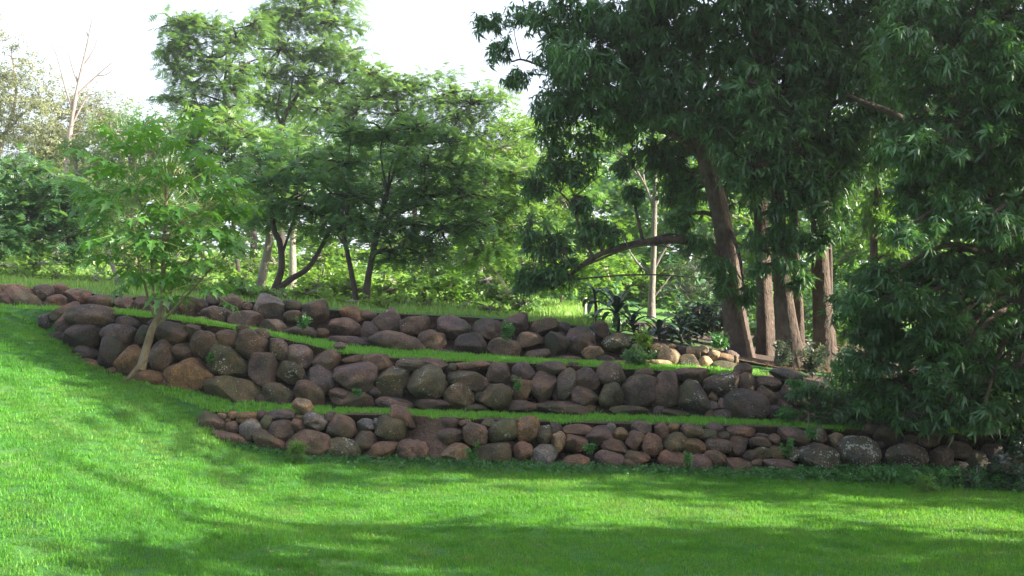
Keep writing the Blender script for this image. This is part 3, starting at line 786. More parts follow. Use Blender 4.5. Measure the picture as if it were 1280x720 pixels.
Lw += parse(500, 470, """
245 238 92 56 0 d 1; 250 298 122 76 -8 b 1; 375 290 126 112 12 b 1; 440 238 74 48 0 m 1; 512 275 158 106 -22 m 1; 640 266 112 132 8 o 2; 780 263 64 66 0 d 0; 724 302 76 108 0 m 2; 790 334 72 112 8 t 1; 880 342 112 96 6 r 3; 885 271 146 62 -2 r 1; 470 390 170 116 4 m 1; 282 387 156 108 10 t 2; 175 413 64 42 0 r 1; 615 377 98 98 -6 r 1; 720 402 138 118 10 g 3;
995 301 132 92 -10 p 1; 1056 265 50 60 0 g 2; 1100 289 78 62 4 o 2; 1076 353 132 74 10 r 1; 1178 324 98 98 4 r 2; 1206 263 98 70 14 p 1; 880 427 134 72 5 r 1; 1045 417 142 86 16 p 1; 1180 417 132 76 8 r 1; 1260 346 104 118 0 r 1; 325 236 66 34 0 r 1; 690 240 60 40 0 d 0; 830 300 40 50 0 d 0; 560 350 50 50 0 d 0""")
Lw += parse(780, 470, """
190 281 66 86 -12 r 2; 250 260 62 46 0 o 1; 256 332 116 100 0 m 0; 340 273 112 64 0 b 1; 352 356 106 82 0 o 1; 420 296 86 64 -4 m 1; 455 263 98 56 20 p 2; 500 298 62 42 5 b 1; 475 348 132 72 6 b 1; 576 340 100 102 0 b 3; 585 276 144 52 4 r 2; 460 409 126 72 22 r 1; 245 425 146 98 18 r 1; 385 442 132 98 -6 p 2; 690 298 64 26 0 p 1; 680 330 112 52 6 b 1; 690 391 92 70 0 m 0; 750 316 66 58 0 b 2; 848 301 156 80 12 p 1;
768 385 92 66 0 m 1; 850 392 62 72 0 m 1; 984 297 76 78 0 b 2; 1012 320 34 42 0 d 1; 1070 331 88 92 0 t 0; 970 412 204 142 8 l 0; 580 456 156 82 8 r 1; 660 431 64 42 0 r 1; 780 452 172 68 8 p 1; 100 412 70 54 20 r 1; 330 315 52 32 0 d 0; 630 400 80 60 0 d 0; 900 330 50 60 0 d 0; 30 440 120 60 0 r 1; 560 385 80 40 0 d 0""")
Lw += parse(960, 470, """
458 392 216 172 4 l 0; 692 402 196 134 4 k 1; 515 262 72 62 0 d 1; 600 290 142 120 0 d 1; 800 317 112 86 0 b 1; 868 402 104 102 0 b 1; 955 372 134 82 8 b 1; 615 496 106 52 0 m 1; 500 487 64 34 0 m 0; 372 482 72 28 0 b 1; 960 460 84 66 0 d 1; 560 340 60 50 0 d 0; 760 470 110 60 0 d 1; 1040 420 110 90 0 d 1; 1120 380 100 80 0 d 1; 1140 460 120 80 0 d 1; 1230 430 120 90 0 d 1; 700 320 80 50 0 d 0; 880 460 80 50 0 d 0""")

def wall(label, stones, Bc, Tc, px0, px1, seed0):
    mid = (px0 + px1) / 2
    yb, db = curve_at(Bc, mid)
    o = P(mid, yb, db)
    root = thing("boulder_wall", label, "stone wall", o, None)
    for i, (px, py, w, h, rot, tint, cuts) in enumerate(stones):
        yb, db = curve_at(Bc, px); yt, dt = curve_at(Tc, px)
        t = min(1.15, max(-.05, (yb - py) / max(8.0, yb - yt)))
        D = db + (dt - db) * t + 0.02
        if w * h < 62 * 62 / 16 and tint == 'd': D += 0.09      # small packing stones sit deeper
        stone(root, px, py, w, h, rot, tint, D, cuts, seed0 + i, o)
    return root
wall("topmost dry stone wall of brown boulders, below the field, with pale sunlit stones near the mango trunk", U, C_B3, C_T3, -60, 1060, 1000)
wall("middle and tallest dry stone wall of large dark boulders, behind the papaya tree foot", Mw, C_B2, C_T2, 40, 1300, 2000)
wall("lowest dry stone wall of smaller mixed boulders, standing at the edge of the front lawn", Lw, C_B1, C_T1, 236, 1420, 3000)

# ------------------------------------------------------------------ grass (geometry nodes: its own tuft instanced over the ground)
def grass_on(name, label, target, tuft_r, nbl, h, w, density, m, seed, smin=0.7, smax=1.25, lean=0.5):
    r = np.random.default_rng(seed)
    V, F, A = [], [], []
    for i in range(nbl):
        a, rad = r.uniform(0, 6.283), tuft_r * math.sqrt(r.uniform(0, 1))
        b = np.array([rad * math.cos(a), rad * math.sin(a), -0.01])
        hh = h * r.uniform(0.45, 1.15); th = r.uniform(0, 6.283); ln = r.uniform(0.1, lean) * hh
        d = np.array([math.cos(th), math.sin(th), 0]); ph = th + 1.57 + r.uniform(-.9, .9)
        s = np.array([math.cos(ph), math.sin(ph), 0]) * w * r.uniform(.7, 1.3)
        o = len(V)
        m1 = b + d * ln * .35 + np.array([0, 0, hh * .55])
        V += [b - s / 2, b + s / 2, m1 + s * .4, m1 - s * .4, b + d * ln + np.array([0, 0, hh])]
        F += [(o, o + 1, o + 2), (o, o + 2, o + 3), (o + 3, o + 2, o + 4)]
        A += [r.uniform(0, 1)] * 5
    ob = link_mesh(name, np.array(V), np.array(F), m, None, (0, 0, 0), False, {"v": A})
    ob["kind"] = "stuff"; ob["label"] = label; ob["category"] = "grass"
    ng = bpy.data.node_groups.new(name + "_spread", "GeometryNodeTree")
    ng.interface.new_socket("Geometry", in_out='INPUT', socket_type='NodeSocketGeometry')
    ng.interface.new_socket("Geometry", in_out='OUTPUT', socket_type='NodeSocketGeometry')
    gi = ng.nodes.new("NodeGroupInput"); go = ng.nodes.new("NodeGroupOutput")
    oi = ng.nodes.new("GeometryNodeObjectInfo"); oi.inputs[0].default_value = target; oi.transform_space = 'RELATIVE'
    na = ng.nodes.new("GeometryNodeInputNamedAttribute"); na.data_type = 'FLOAT'; na.inputs[0].default_value = "dens"
    mu = ng.nodes.new("ShaderNodeMath"); mu.operation = 'MULTIPLY'; mu.inputs[1].default_value = density
    di = ng.nodes.new("GeometryNodeDistributePointsOnFaces"); di.inputs["Seed"].default_value = seed
    io = ng.nodes.new("GeometryNodeInstanceOnPoints")
    rv = ng.nodes.new("FunctionNodeRandomValue"); rv.data_type = 'FLOAT_VECTOR'
    rv.inputs[0].default_value = (-.12, -.12, 0); rv.inputs[1].default_value = (.12, .12, 6.283)
    rs = ng.nodes.new("FunctionNodeRandomValue"); rs.data_type = 'FLOAT'; rs.inputs[2].default_value = smin; rs.inputs[3].default_value = smax
    rs.inputs["Seed"].default_value = 5
    L = ng.links.new
    L(oi.outputs["Geometry"], di.inputs["Mesh"]); L(na.outputs["Attribute"], mu.inputs[0]); L(mu.outputs[0], di.inputs["Density"])
    L(di.outputs["Points"], io.inputs["Points"]); L(gi.outputs[0], io.inputs["Instance"])
    L(rv.outputs[0], io.inputs["Rotation"]); L(rs.outputs[1], io.inputs["Scale"]); L(io.outputs[0], go.inputs[0])
    md = ob.modifiers.new("spread", 'NODES'); md.node_group = ng
    return ob
lawn_o = bpy.data.objects["lawn"]; ter1 = bpy.data.objects["terrace"]; ter2 = bpy.data.objects["terrace.001"]; field_o = bpy.data.objects["field"]
grass_on("lawn_grass", "short mown bright green lawn grass in the foreground", lawn_o, 0.13, 130, 0.034, 0.0052, 80, M_GRASS, 1)
grass_on("lawn_tufts", "slightly longer grass tufts dotted over the lawn", lawn_o, 0.07, 26, 0.062, 0.006, 3.5, M_GRASS, 2, .5, 1.3, .9)
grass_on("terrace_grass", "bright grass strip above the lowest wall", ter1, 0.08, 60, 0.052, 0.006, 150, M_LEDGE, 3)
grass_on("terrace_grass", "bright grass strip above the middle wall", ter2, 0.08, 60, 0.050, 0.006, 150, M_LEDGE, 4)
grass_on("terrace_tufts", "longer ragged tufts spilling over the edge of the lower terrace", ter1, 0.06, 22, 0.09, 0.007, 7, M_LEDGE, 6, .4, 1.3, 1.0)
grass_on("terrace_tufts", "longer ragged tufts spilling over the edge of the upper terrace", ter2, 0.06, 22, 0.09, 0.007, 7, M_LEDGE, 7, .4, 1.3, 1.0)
grass_on("field_grass", "tall pale sunlit grass in the field behind the walls", field_o, 0.28, 70, 0.10, 0.010, 12, M_TALL, 5, .4, 1.4, .8)

# ------------------------------------------------------------------ papaya tree
def papaya_leaf_mesh(name, seed):
    r = random.Random(seed)
    V, F, A = [(0, 0, 0)], [], []
    nl = 7
    for i in range(nl):
        a = (i - (nl - 1) / 2) * 0.76
        ln = 1.0 - 0.36 * abs(a) / 2.2 + r.uniform(-.06, .06)
        # lobe outline with side points
        prof = [(0.14, .03), (0.40, .05), (0.47, .19), (0.58, .07), (0.70, .17), (0.77, .055), (1.0, 0.0)]
        d = (math.cos(a), math.sin(a)); s = (-d[1], d[0])
        z = lambda t: -0.42 * t * t * ln + 0.06 * math.sin(5 * t)
        o = len(V); k = len(prof) - 1
        for (t, w) in prof[:-1]:
            x, y = d[0] * t * ln, d[1] * t * ln
            V.append((x + s[0] * w, y + s[1] * w, z(t) + .25 * w)); V.append((x, y, z(t))); V.append((x - s[0] * w, y - s[1] * w, z(t) + .25 * w))
        V.append((d[0] * ln, d[1] * ln, z(1.0)))
        F += [(0, o, o + 1), (0, o + 1, o + 2)]
        for j in range(k - 1):
            p, q = o + 3 * j, o + 3 * (j + 1)
            F += [(p, q, q + 1), (p, q + 1, p + 1), (p + 1, q + 1, q + 2), (p + 1, q + 2, p + 2)]
        p = o + 3 * (k - 1)
        F += [(p, len(V) - 1, p + 1), (p + 1, len(V) - 1, p + 2)]
    v = r.uniform(0.1, .9)
    me = bpy.data.meshes.new(name); me.from_pydata(V, [], F)
    at = me.attributes.new("v", 'FLOAT', 'POINT'); at.data.foreach_set("value", [v] * len(V))
    me.materials.append(M_PAP)
    return me
PAP = [papaya_leaf_mesh("papaya_leaf", s) for s in range(8)]
def papaya():
    D = 13.0
    base = np.array(P(187, 468, D))
    root = thing("papaya_tree", "bright green papaya tree with large lobed leaves and pale forked trunk at the middle wall", "tree", tuple(base))
    W = lambda px, py, dd=0: np.array(P(px, py, D + dd))
    V, F = tube([W(176, 462, .0), W(180, 446, .02), W(185, 428, .03), W(190, 412, .04), W(198, 396, .08)], 0.055, 0.040, sides=12, rough=.02, flare=.15)
    link_mesh("trunk", V, F, M_BARKPAP, root, base)
    V, F = tube([W(183, 448, .0), W(174, 458, -.03), W(163, 470, -.06), W(158, 476, -.05)], 0.042, 0.018, sides=8, rough=.03)
    link_mesh("root", V, F, M_BARKPAP, root, base)
    stems = [([(198, 398), (203, 372), (204, 330), (206, 280), (208, 226)], .034, .018, .2),
             ([(194, 398), (186, 375), (180, 352), (173, 325), (168, 300)], .018, .011, -.1),
             ([(200, 402), (193, 372), (190, 340), (188, 310)], .016, .010, .35),
             ([(202, 396), (212, 368), (224, 345), (238, 322), (248, 300)], .020, .011, .0),
             ([(198, 406), (222, 382), (244, 358), (264, 335)], .018, .010, -.35),
             ([(206, 300), (230, 275), (262, 262)], .016, .010, .2),
             ([(205, 310), (170, 280), (148, 262)], .016, .010, .1),
             ([(206, 290), (180, 262), (165, 225)], .014, .010, .4)]
    tips = []
    for pts, r0, r1, dd in stems:
        n = len(pts)
        path = [W(p[0], p[1], .06 + dd * i / (n - 1)) for i, p in enumerate(pts)]
        V, F = tube(path, r0, r1, sides=8, rough=.02)
        link_mesh("stem", V, F, M_BARKPAP, root, base)
        tips.append(path)
    # leaves: rosettes of long petioles around the upper end of each stem
    plan = [(0, 44, .88, 1.05), (1, 14, .46, .85), (2, 12, .44, .85), (3, 20, .60, .95), (4, 16, .50, .9), (5, 20, .62, 1.0), (6, 20, .62, 1.0), (7, 22, .72, 1.05)]
    i_leaf = 0
    FL = Joined(); fv = []
    for si, nl, plen, sc in plan:
        path = catmull(tips[si], 6)
        for j in range(nl):
            t = 1.0 - (j / nl) * (0.32 if si else 0.30)
            p0 = path[int(t * (len(path) - 1))]
            a = j * 2.399 + si
            el = (1.30 if si in (0, 7) else .95) - 1.35 * (j / nl) + random.uniform(-.15, .15)
            d = np.array([math.cos(a) * math.cos(el), math.sin(a) * math.cos(el), math.sin(el)])
            L = plen * random.uniform(.75, 1.15)
            p1 = p0 + d * L + np.array([0, 0, -.10 * L])
            mid = (p0 + p1) / 2 + np.array([0, 0, .06 * L])
            lf = bpy.data.objects.new("leaf", PAP[i_leaf % len(PAP)]); i_leaf += 1
            COL.objects.link(lf); lf.parent = root
            lf.location = Vector(p1 - base)
            h = Vector((d[0], d[1], -0.15 + 0.55 * d[2]))
            q = h.to_track_quat('X', 'Z')
            lf.rotation_mode = 'QUATERNION'; lf.rotation_quaternion = q @ Matrix.Rotation(random.uniform(-.5, .5), 4, 'X').to_quaternion()
            s = sc * random.uniform(.23, .34)
            lf.scale = (s, s, s)
            V, F = tube([p0, mid, p1], .0065, .004, sides=4, nseg=3)
            o = link_mesh("petiole", V, F, M_PETIOLE, lf, (0, 0, 0), attrs={"v": [random.random()] * len(V)})
            o.parent = None
            bpy.data.objects.remove(o)
            me = bpy.data.meshes.new("petiole"); me.from_pydata([tuple(v - base) for v in V], [], F)
            at = me.attributes.new("v", 'FLOAT', 'POINT'); at.data.foreach_set("value", [random.random()] * len(V))
            me.materials.append(M_PETIOLE)
            po = bpy.data.objects.new("petiole", me); COL.objects.link(po); po.parent = root
    # sprays of small cream flowers hanging among the petioles
    pos = []
    for si, path in enumerate(tips):
        for s_ in range(16 if si == 0 else 6):
            a = random.uniform(0, 6.28); L = random.uniform(.2, .6)
            c = path[-1] + np.array([math.cos(a) * L, math.sin(a) * L, random.uniform(-.15, .30)])
            V, F = tube([path[-1], (path[-1] + c) / 2 + np.array([0, 0, .05]), c], .003, .002, sides=3, nseg=3); FL.add((V, F))
            pos.append(c + rng.normal(0, .042, (30, 3)))
    pos = np.concatenate(pos)
    o = link_mesh("flower_stalks", FL.V, FL.F, M_PETIOLE, root, base, attrs={"v": np.full(len(FL.V), .5)}); o["kind"] = "stuff"
    V, F, A = scatter('cluster', pos, rng.normal(0, 1, pos.shape), np.full(len(pos), .028), rng.uniform(0, 1, len(pos)))
    o = link_mesh("blossom", V, F, M_FLOWER, root, base, attrs={"v": A}, smooth=False); o["kind"] = "stuff"
papaya()

# ------------------------------------------------------------------ background trees
tree("bare_tree", "tall leafless pale pink tree rising above the casuarinas at the left", 42,
     [([(82, 330), (80, 260), (84, 205), (90, 150), (98, 105), (108, 62), (116, 22)], 8.5, 2.2, 'trunk'),
      ([(92, 140), (82, 110), (72, 72), (64, 52)], 3.5, 1.4, 'branch'), ([(98, 105), (90, 82), (82, 50)], 3.1, 1.4, 'branch'),
      ([(95, 120), (115, 100), (140, 78)], 3.1, 1.2, 'branch'), ([(103, 85), (118, 60), (126, 32)], 2.8, 1.0, 'branch'), ([(88, 160), (108, 122), (118, 118)], 2.8, 1.0, 'branch'),
      ([(82, 72), (78, 60), (70, 58)], 1.4, 0.8, 'branch'), ([(120, 95), (135, 92), (148, 78)], 1.7, 0.8, 'branch'), ([(112, 50), (104, 30), (98, 22)], 1.7, 0.8, 'branch'), ([(84, 172), (96, 168), (100, 166)], 2.8, 1.7, 'branch')],
     [], bark=M_BARKP, limbs=False, twig=False)
tree("casuarina_tree", "wispy pale olive casuarina at the far left edge with thin crown", 44,
     [([(-10, 330), (-6, 220), (6, 170), (20, 120), (14, 60)], 7, 2, 'trunk'), ([(-6, 175), (12, 160), (34, 138), (50, 132)], 4, 1.5, 'branch')],
     [(-5, 100, 30, 26, 0, .8), (20, 95, 26, 20, 0, .7), (18, 118, 34, 28, 0, .9), (45, 128, 34, 26), (8, 160, 36, 28), (40, 165, 36, 28), (4, 70, 22, 30, 0, .35), (26, 60, 14, 24, 0, .25), (44, 80, 20, 20, 0, .3), (0, 30, 14, 22, 0, .2), (62, 105, 22, 20, 0, .5), (-20, 140, 40, 40)],
     leaf='cluster', lmat=M_PALE, bark=M_BARKP, spray_px=7, k=3.6, flat=.7, puff=.5, twig=False)
tree("casuarina_tree", "pale yellow-green casuarina behind the bare tree, with slim pink trunk", 46,
     [([(70, 330), (70, 240), (72, 190), (70, 150)], 6, 2, 'trunk'), ([(72, 190), (62, 168), (60, 150)], 2.5, 1, 'branch')],
     [(80, 150, 30, 30, 0, .8), (110, 140, 34, 30, 0, .9), (60, 180, 34, 26), (130, 165, 34, 32), (100, 190, 40, 26), (145, 140, 26, 24, 0, .6), (160, 180, 36, 28), (125, 122, 22, 16, 0, .5), (95, 118, 20, 14, 0, .4), (70, 170, 34, 26), (115, 165, 34, 24), (30, 195, 40, 22), (90, 200, 36, 18)],
     leaf='cluster', lmat=M_PALE, bark=M_BARKP, spray_px=7, k=3.8, flat=.7, puff=.5, twig=False)
tree("dense_tree", "olive green round tree between the casuarina and the papaya crown", 40,
     [([(165, 330), (165, 260), (162, 200)], 7, 3, 'trunk')],
     [(165, 140, 26, 20, 2, .7), (195, 150, 28, 22, 2, .8), (140, 165, 30, 24, 1), (175, 172, 34, 24), (215, 165, 26, 22, 2), (160, 210, 44, 34), (195, 190, 36, 28), (120, 225, 36, 28), (190, 225, 40, 30), (150, 250, 44, 30), (95, 215, 26, 40, 0, 1.5)], leaf='cluster', lmat=M_ALB, bark=M_BARKG, spray_px=9, k=2.8, flat=.5)
tree("dark_shade_tree", "low dark green shade tree with spreading branches at the left, behind the wall end", 22,
     [([(90, 364), (91, 340), (88, 310), (82, 280), (78, 250)], 9, 5, 'trunk'), ([(90, 332), (62, 322), (30, 316), (-5, 318)], 5, 2, 'branch'), ([(89, 320), (105, 300), (112, 280)], 4, 2, 'branch')],
     [(20, 212, 44, 24), (62, 216, 40, 24), (-10, 240, 44, 34), (38, 250, 50, 30), (85, 255, 42, 28), (15, 285, 44, 26), (58, 290, 44, 26), (100, 290, 34, 24), (112, 238, 26, 22, 0, .7), (95, 320, 20, 14, 0, .7), (-20, 300, 30, 16)],
     leaf='frond', lmat=M_ALBD, bark=M_BARKD, spray_px=12, k=4.4, flat=.40)
tree("slim_tree", "slim pale grey leaning trunk with few leaves between wall and shade tree", 18,
     [([(150, 366), (147, 350), (140, 330), (133, 305), (130, 270)], 7, 4, 'trunk')],
     [(130, 255, 30, 22, 0, .6), (150, 235, 26, 20, 0, .5)], leaf='cluster', lmat=M_ALB, bark=M_BARKG, spray_px=12, k=2.0)
tree("tall_feathery_tree", "left one of the tall feathery green trees against the white sky, dark forked limb showing", 36,
     [([(318, 345), (315, 260), (305, 180), (288, 138), (280, 118), (282, 92)], 8, 3.5, 'trunk'), ([(281, 112), (272, 98), (262, 88)], 3, 1.5, 'branch'), ([(305, 180), (302, 150), (296, 120)], 3, 1.5, 'branch')],
     [(222, 28, 24, 15), (244, 24, 24, 14), (232, 55, 32, 18), (268, 36, 30, 18), (222, 85, 26, 16), (262, 72, 34, 18), (240, 105, 36, 18), (296, 48, 28, 18), (222, 128, 26, 18), (262, 135, 36, 18), (300, 85, 30, 18), (215, 60, 18, 14), (290, 112, 28, 18), (318, 30, 26, 16), (250, 150, 34, 16)],
     leaf='frond', lmat=M_ALB, bark=M_BARKD, spray_px=10, k=4.0, flat=.40)
tree("tall_feathery_tree", "tallest feathery green tree, its crown leaving the top of the frame", 38,
     [([(352, 345), (352, 260), (352, 170), (356, 145), (368, 125), (384, 100)], 9, 3.5, 'trunk'), ([(353, 160), (346, 138), (350, 118)], 4, 1.8, 'branch'), ([(352, 175), (372, 168), (384, 158)], 3, 1.2, 'branch'), ([(360, 140), (364, 112), (366, 88)], 3, 1.5, 'branch')],
     [(340, 28, 36, 20), (378, 14, 36, 20), (412, 28, 36, 20), (350, 62, 40, 22), (398, 60, 42, 22), (432, 68, 28, 20), (335, 95, 34, 20), (385, 96, 38, 20), (425, 105, 36, 22), (330, 130, 30, 18), (405, 135, 44, 20), (450, 92, 26, 16), (372, 135, 24, 16, 2), (385, -12, 40, 16), (350, 2, 30, 14, 0, .7), (420, 0, 30, 14)],
     leaf='frond', lmat=M_ALB, bark=M_BARKD, spray_px=10, k=4.0, flat=.40)
tree("feathery_tree", "lower feathery tree crown stepping down right of the tallest tree", 34,
     [([(520, 350), (518, 260), (505, 190), (498, 150)], 8, 3, 'trunk'), ([(505, 190), (530, 165), (560, 150)], 3.5, 1.5, 'branch')],
     [(462, 90, 24, 14, 0, .8), (485, 100, 30, 18), (465, 122, 34, 18), (515, 112, 30, 18), (500, 140, 36, 20), (545, 125, 30, 18, 0, .8), (565, 115, 26, 18, 0, .8), (575, 145, 34, 18), (540, 155, 36, 20), (480, 165, 40, 20), (605, 110, 26, 14, 0, .5), (615, 150, 28, 18, 0, .7), (600, 175, 34, 18), (640, 165, 30, 20, 0, .8), (560, 92, 20, 12, 0, .5), (530, 95, 22, 12, 0, .7), (590, 130, 28, 16), (625, 125, 22, 14, 0, .7), (600, 195, 36, 20), (645, 190, 30, 20), (520, 180, 36, 20), (445, 140, 28, 18), (450, 170, 30, 18)],
     leaf='frond', lmat=M_ALB, bark=M_BARKD, spray_px=10, k=3.8, flat=.40)
tree("feathery_tree", "pale hazy feathery crowns filling the gaps behind the two tall feathery trees", 44,
     [([(400, 345), (402, 260), (405, 180)], 7, 3, 'trunk')],
     [(300, 160, 36, 22), (340, 165, 36, 22), (385, 165, 36, 22), (425, 150, 36, 22), (465, 185, 36, 22), (320, 125, 28, 18), (370, 120, 28, 18), (410, 185, 40, 22), (360, 195, 40, 22), (500, 200, 40, 22), (545, 195, 36, 20), (450, 215, 40, 22)],
     leaf='frond', lmat=M_ALB, bark=M_BARKG, spray_px=9, k=3.4, flat=.45, twig=False)
tree("pale_feathery_tree", "soft light green feathery tree directly behind the papaya crown", 28,
     [([(300, 368), (299, 345), (293, 300), (290, 240)], 6, 4, 'trunk')],
     [(255, 150, 36, 18), (285, 150, 34, 18), (300, 175, 40, 20), (275, 195, 40, 22), (325, 200, 40, 22), (300, 230, 42, 22), (345, 175, 34, 18), (270, 255, 44, 22), (320, 258, 36, 22), (230, 175, 30, 18), (230, 215, 34, 24), (340, 225, 30, 20)],
     leaf='frond', lmat=M_ALB, bark=M_BARKD, spray_px=12, k=4.0, flat=.40)
tree("forked_tree", "dark fork-trunked shade tree on the field edge above the purple-grey boulder", 19,
     [([(336, 380), (344, 360), (352, 335), (350, 305), (342, 285), (340, 255)], 10, 6, 'trunk'), ([(344, 366), (362, 350), (385, 335), (402, 308), (416, 280)], 9, 4, 'branch'), ([(352, 320), (362, 290), (372, 262)], 4, 2, 'branch')],
     [(370, 205, 44, 22), (330, 225, 36, 20), (400, 225, 46, 22), (360, 250, 46, 22), (415, 190, 36, 20), (395, 265, 44, 20), (340, 270, 30, 18, .5), (425, 250, 36, 22), (430, 285, 34, 18), (385, 290, 28, 14, 1)],
     leaf='frond', lmat=M_ALBD, bark=M_BARKD, spray_px=13, k=3.7, flat=.40)
tree("slim_tree", "straight grey trunk left of the dark forked trunk", 20,
     [([(322, 382), (328, 345), (336, 305), (338, 265), (336, 225)], 12, 8, 'trunk')],
     [(330, 200, 36, 20), (355, 185, 30, 18), (310, 215, 26, 16)], leaf='frond', lmat=M_ALBD, bark=M_BARKG, spray_px=13, k=4, flat=.40)
tree("slim_tree", "pale mottled trunk seen just right of the dark forked trunk", 23,
     [([(364, 372), (366, 340), (366, 300), (370, 268), (374, 230)], 10, 6, 'trunk')],
     [(380, 205, 34, 18), (360, 175, 30, 18)], leaf='frond', lmat=M_ALB, bark=M_BARKG, spray_px=12, k=4, flat=.40)
tree("dark_twin_tree", "large dark layered shade tree on two slim trunks in the middle of the field edge", 18,
     [([(447, 388), (441, 350), (434, 315), (430, 290), (436, 250)], 7, 5, 'trunk'), ([(457, 388), (460, 350), (466, 318), (474, 280), (484, 240)], 9, 6, 'trunk'),
      ([(474, 285), (500, 262), (530, 250)], 4, 2, 'branch'), ([(434, 310), (418, 290), (405, 280)], 3, 1.5, 'branch')],
     [(440, 165, 36, 18), (480, 165, 40, 20), (525, 160, 36, 20), (560, 175, 30, 18), (430, 205, 44, 22), (480, 232, 50, 22, 1), (530, 205, 46, 22), (575, 210, 34, 20), (435, 245, 44, 20), (530, 245, 50, 22), (580, 245, 36, 20), (450, 280, 46, 20), (500, 285, 46, 22), (550, 285, 44, 22), (590, 280, 28, 18), (530, 318, 36, 14), (490, 315, 36, 14), (505, 190, 30, 10, -1)],
     leaf='frond', lmat=M_ALBD, bark=M_BARKD, spray_px=13, k=3.7, flat=.38)
tree("leaning_tree", "light green tree with a pale trunk leaning left, beside the round bush", 20,
     [([(645, 388), (634, 365), (618, 340), (606, 318), (600, 290), (606, 250)], 8, 5, 'trunk'), ([(606, 318), (585, 305), (572, 290)], 3, 1.5, 'branch'), ([(602, 280), (630, 262), (660, 250)], 3, 1.5, 'branch')],
     [(605, 205, 36, 18), (640, 215, 36, 20), (600, 240, 36, 20), (650, 250, 40, 20), (615, 275, 40, 20), (660, 285, 36, 20), (585, 285, 28, 18), (625, 310, 44, 18), (670, 225, 26, 18), (590, 325, 28, 14)],
     leaf='frond', lmat=M_ALB, bark=M_BARKG, spray_px=12, k=4.2, flat=.40)
tree("bright_tree", "sunlit yellow-green tree glowing between the dark tree and the mango", 27,
     [([(600, 370), (602, 320), (612, 240), (618, 190)], 6, 3, 'trunk')],
     [(590, 195, 36, 24), (625, 185, 36, 22), (575, 225, 34, 22), (650, 200, 34, 26), (620, 225, 36, 26), (690, 205, 36, 26), (660, 260, 40, 26), (590, 260, 36, 26), (620, 290, 40, 24), (700, 250, 36, 28), (650, 150, 28, 22, 0, .7), (680, 160, 26, 20, 0, .6)],
     leaf='cluster', lmat=M_BRIGHT, bark=M_BARKG, spray_px=9, k=3.2, flat=.4)
tree("pale_trunk_tree", "slender grey tree with bare whitish forks seen under the mango limb", 19.5,
     [([(814, 398), (815, 360), (817, 320), (818, 275), (819, 230), (818, 195)], 9, 4.5, 'trunk'), ([(817, 262), (808, 235), (793, 210), (772, 188)], 4, 2, 'branch'), ([(806, 232), (805, 212), (822, 204), (836, 202)], 3, 1.2, 'branch'),
      ([(818, 335), (832, 310), (845, 300)], 4, 1.5, 'branch'), ([(815, 342), (800, 332), (788, 316)], 4, 2, 'branch'), ([(817, 372), (830, 355), (842, 340)], 2.4, 1.4, 'branch'), ([(793, 210), (796, 195), (792, 184)], 2, 1, 'branch')],
     [(745, 170, 34, 20, 2, .7), (790, 165, 30, 18, 2, .7), (760, 285, 30, 16, 1, .6), (850, 260, 30, 18, 2, .6), (730, 235, 30, 20, 2, .7), (855, 215, 24, 18, 2, .6), (775, 320, 30, 12, 1, .5)],
     leaf='frond', lmat=M_MANGO_YG, bark=M_BARKG, spray_px=12, k=3.4, flat=.3)

# bushes and thickets at the back of the field
def bush(label, D, clumps, lmat, leaf='far', spray_px=9, k=3.0, flat=.6, name="bush", bark=None, cat="bush"):
    x = sum(c[0] for c in clumps) / len(clumps); yb = max(c[1] + c[3] for c in clumps)
    b = P(x, yb + 4, D)
    return tree(name, label, D, [([(x, yb + 4), (x + 2, yb - 8), (x - 1, yb - 20)], 3, 2, 'stem')], clumps, leaf=leaf, lmat=lmat, bark=bark or M_BARKG, spray_px=spray_px, k=k, flat=flat, puff=.4, cat=cat, limbs=False)
bush("round medium green bush in front of the sunlit field, right of the twin trunks", 19, [(525, 362, 30, 26), (560, 355, 34, 28), (595, 366, 30, 24), (545, 380, 40, 14)], M_MANGO_YG)
bush("darker leafy bush at the foot of the leaning trunk", 18, [(625, 372, 22, 20), (650, 380, 22, 14), (608, 350, 20, 18)], M_ALB)
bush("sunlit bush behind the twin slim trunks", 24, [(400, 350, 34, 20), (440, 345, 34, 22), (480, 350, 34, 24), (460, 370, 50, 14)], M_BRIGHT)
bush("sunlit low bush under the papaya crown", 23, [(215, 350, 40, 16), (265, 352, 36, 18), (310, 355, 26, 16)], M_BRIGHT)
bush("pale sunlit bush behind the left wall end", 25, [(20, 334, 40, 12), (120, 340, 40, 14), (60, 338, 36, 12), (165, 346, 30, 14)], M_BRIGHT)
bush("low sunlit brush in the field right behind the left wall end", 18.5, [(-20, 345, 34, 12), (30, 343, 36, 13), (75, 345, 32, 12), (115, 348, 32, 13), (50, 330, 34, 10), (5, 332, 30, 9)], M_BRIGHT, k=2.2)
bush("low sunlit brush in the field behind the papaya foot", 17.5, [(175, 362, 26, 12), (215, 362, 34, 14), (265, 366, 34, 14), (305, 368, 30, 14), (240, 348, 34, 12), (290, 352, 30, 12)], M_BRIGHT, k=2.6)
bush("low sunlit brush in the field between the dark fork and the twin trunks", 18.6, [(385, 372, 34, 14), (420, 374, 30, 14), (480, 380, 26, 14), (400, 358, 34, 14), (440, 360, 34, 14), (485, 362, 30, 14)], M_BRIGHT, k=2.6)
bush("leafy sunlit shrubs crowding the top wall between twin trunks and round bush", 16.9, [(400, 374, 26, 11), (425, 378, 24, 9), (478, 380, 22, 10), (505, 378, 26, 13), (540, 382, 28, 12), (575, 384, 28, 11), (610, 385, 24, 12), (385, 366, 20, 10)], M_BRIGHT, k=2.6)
bush("mid green shrubs behind the upright round boulder of the top wall", 16.6, [(350, 368, 22, 9), (330, 364, 20, 9), (300, 362, 22, 9), (270, 362, 22, 8)], M_MANGO_YG, k=2.6)
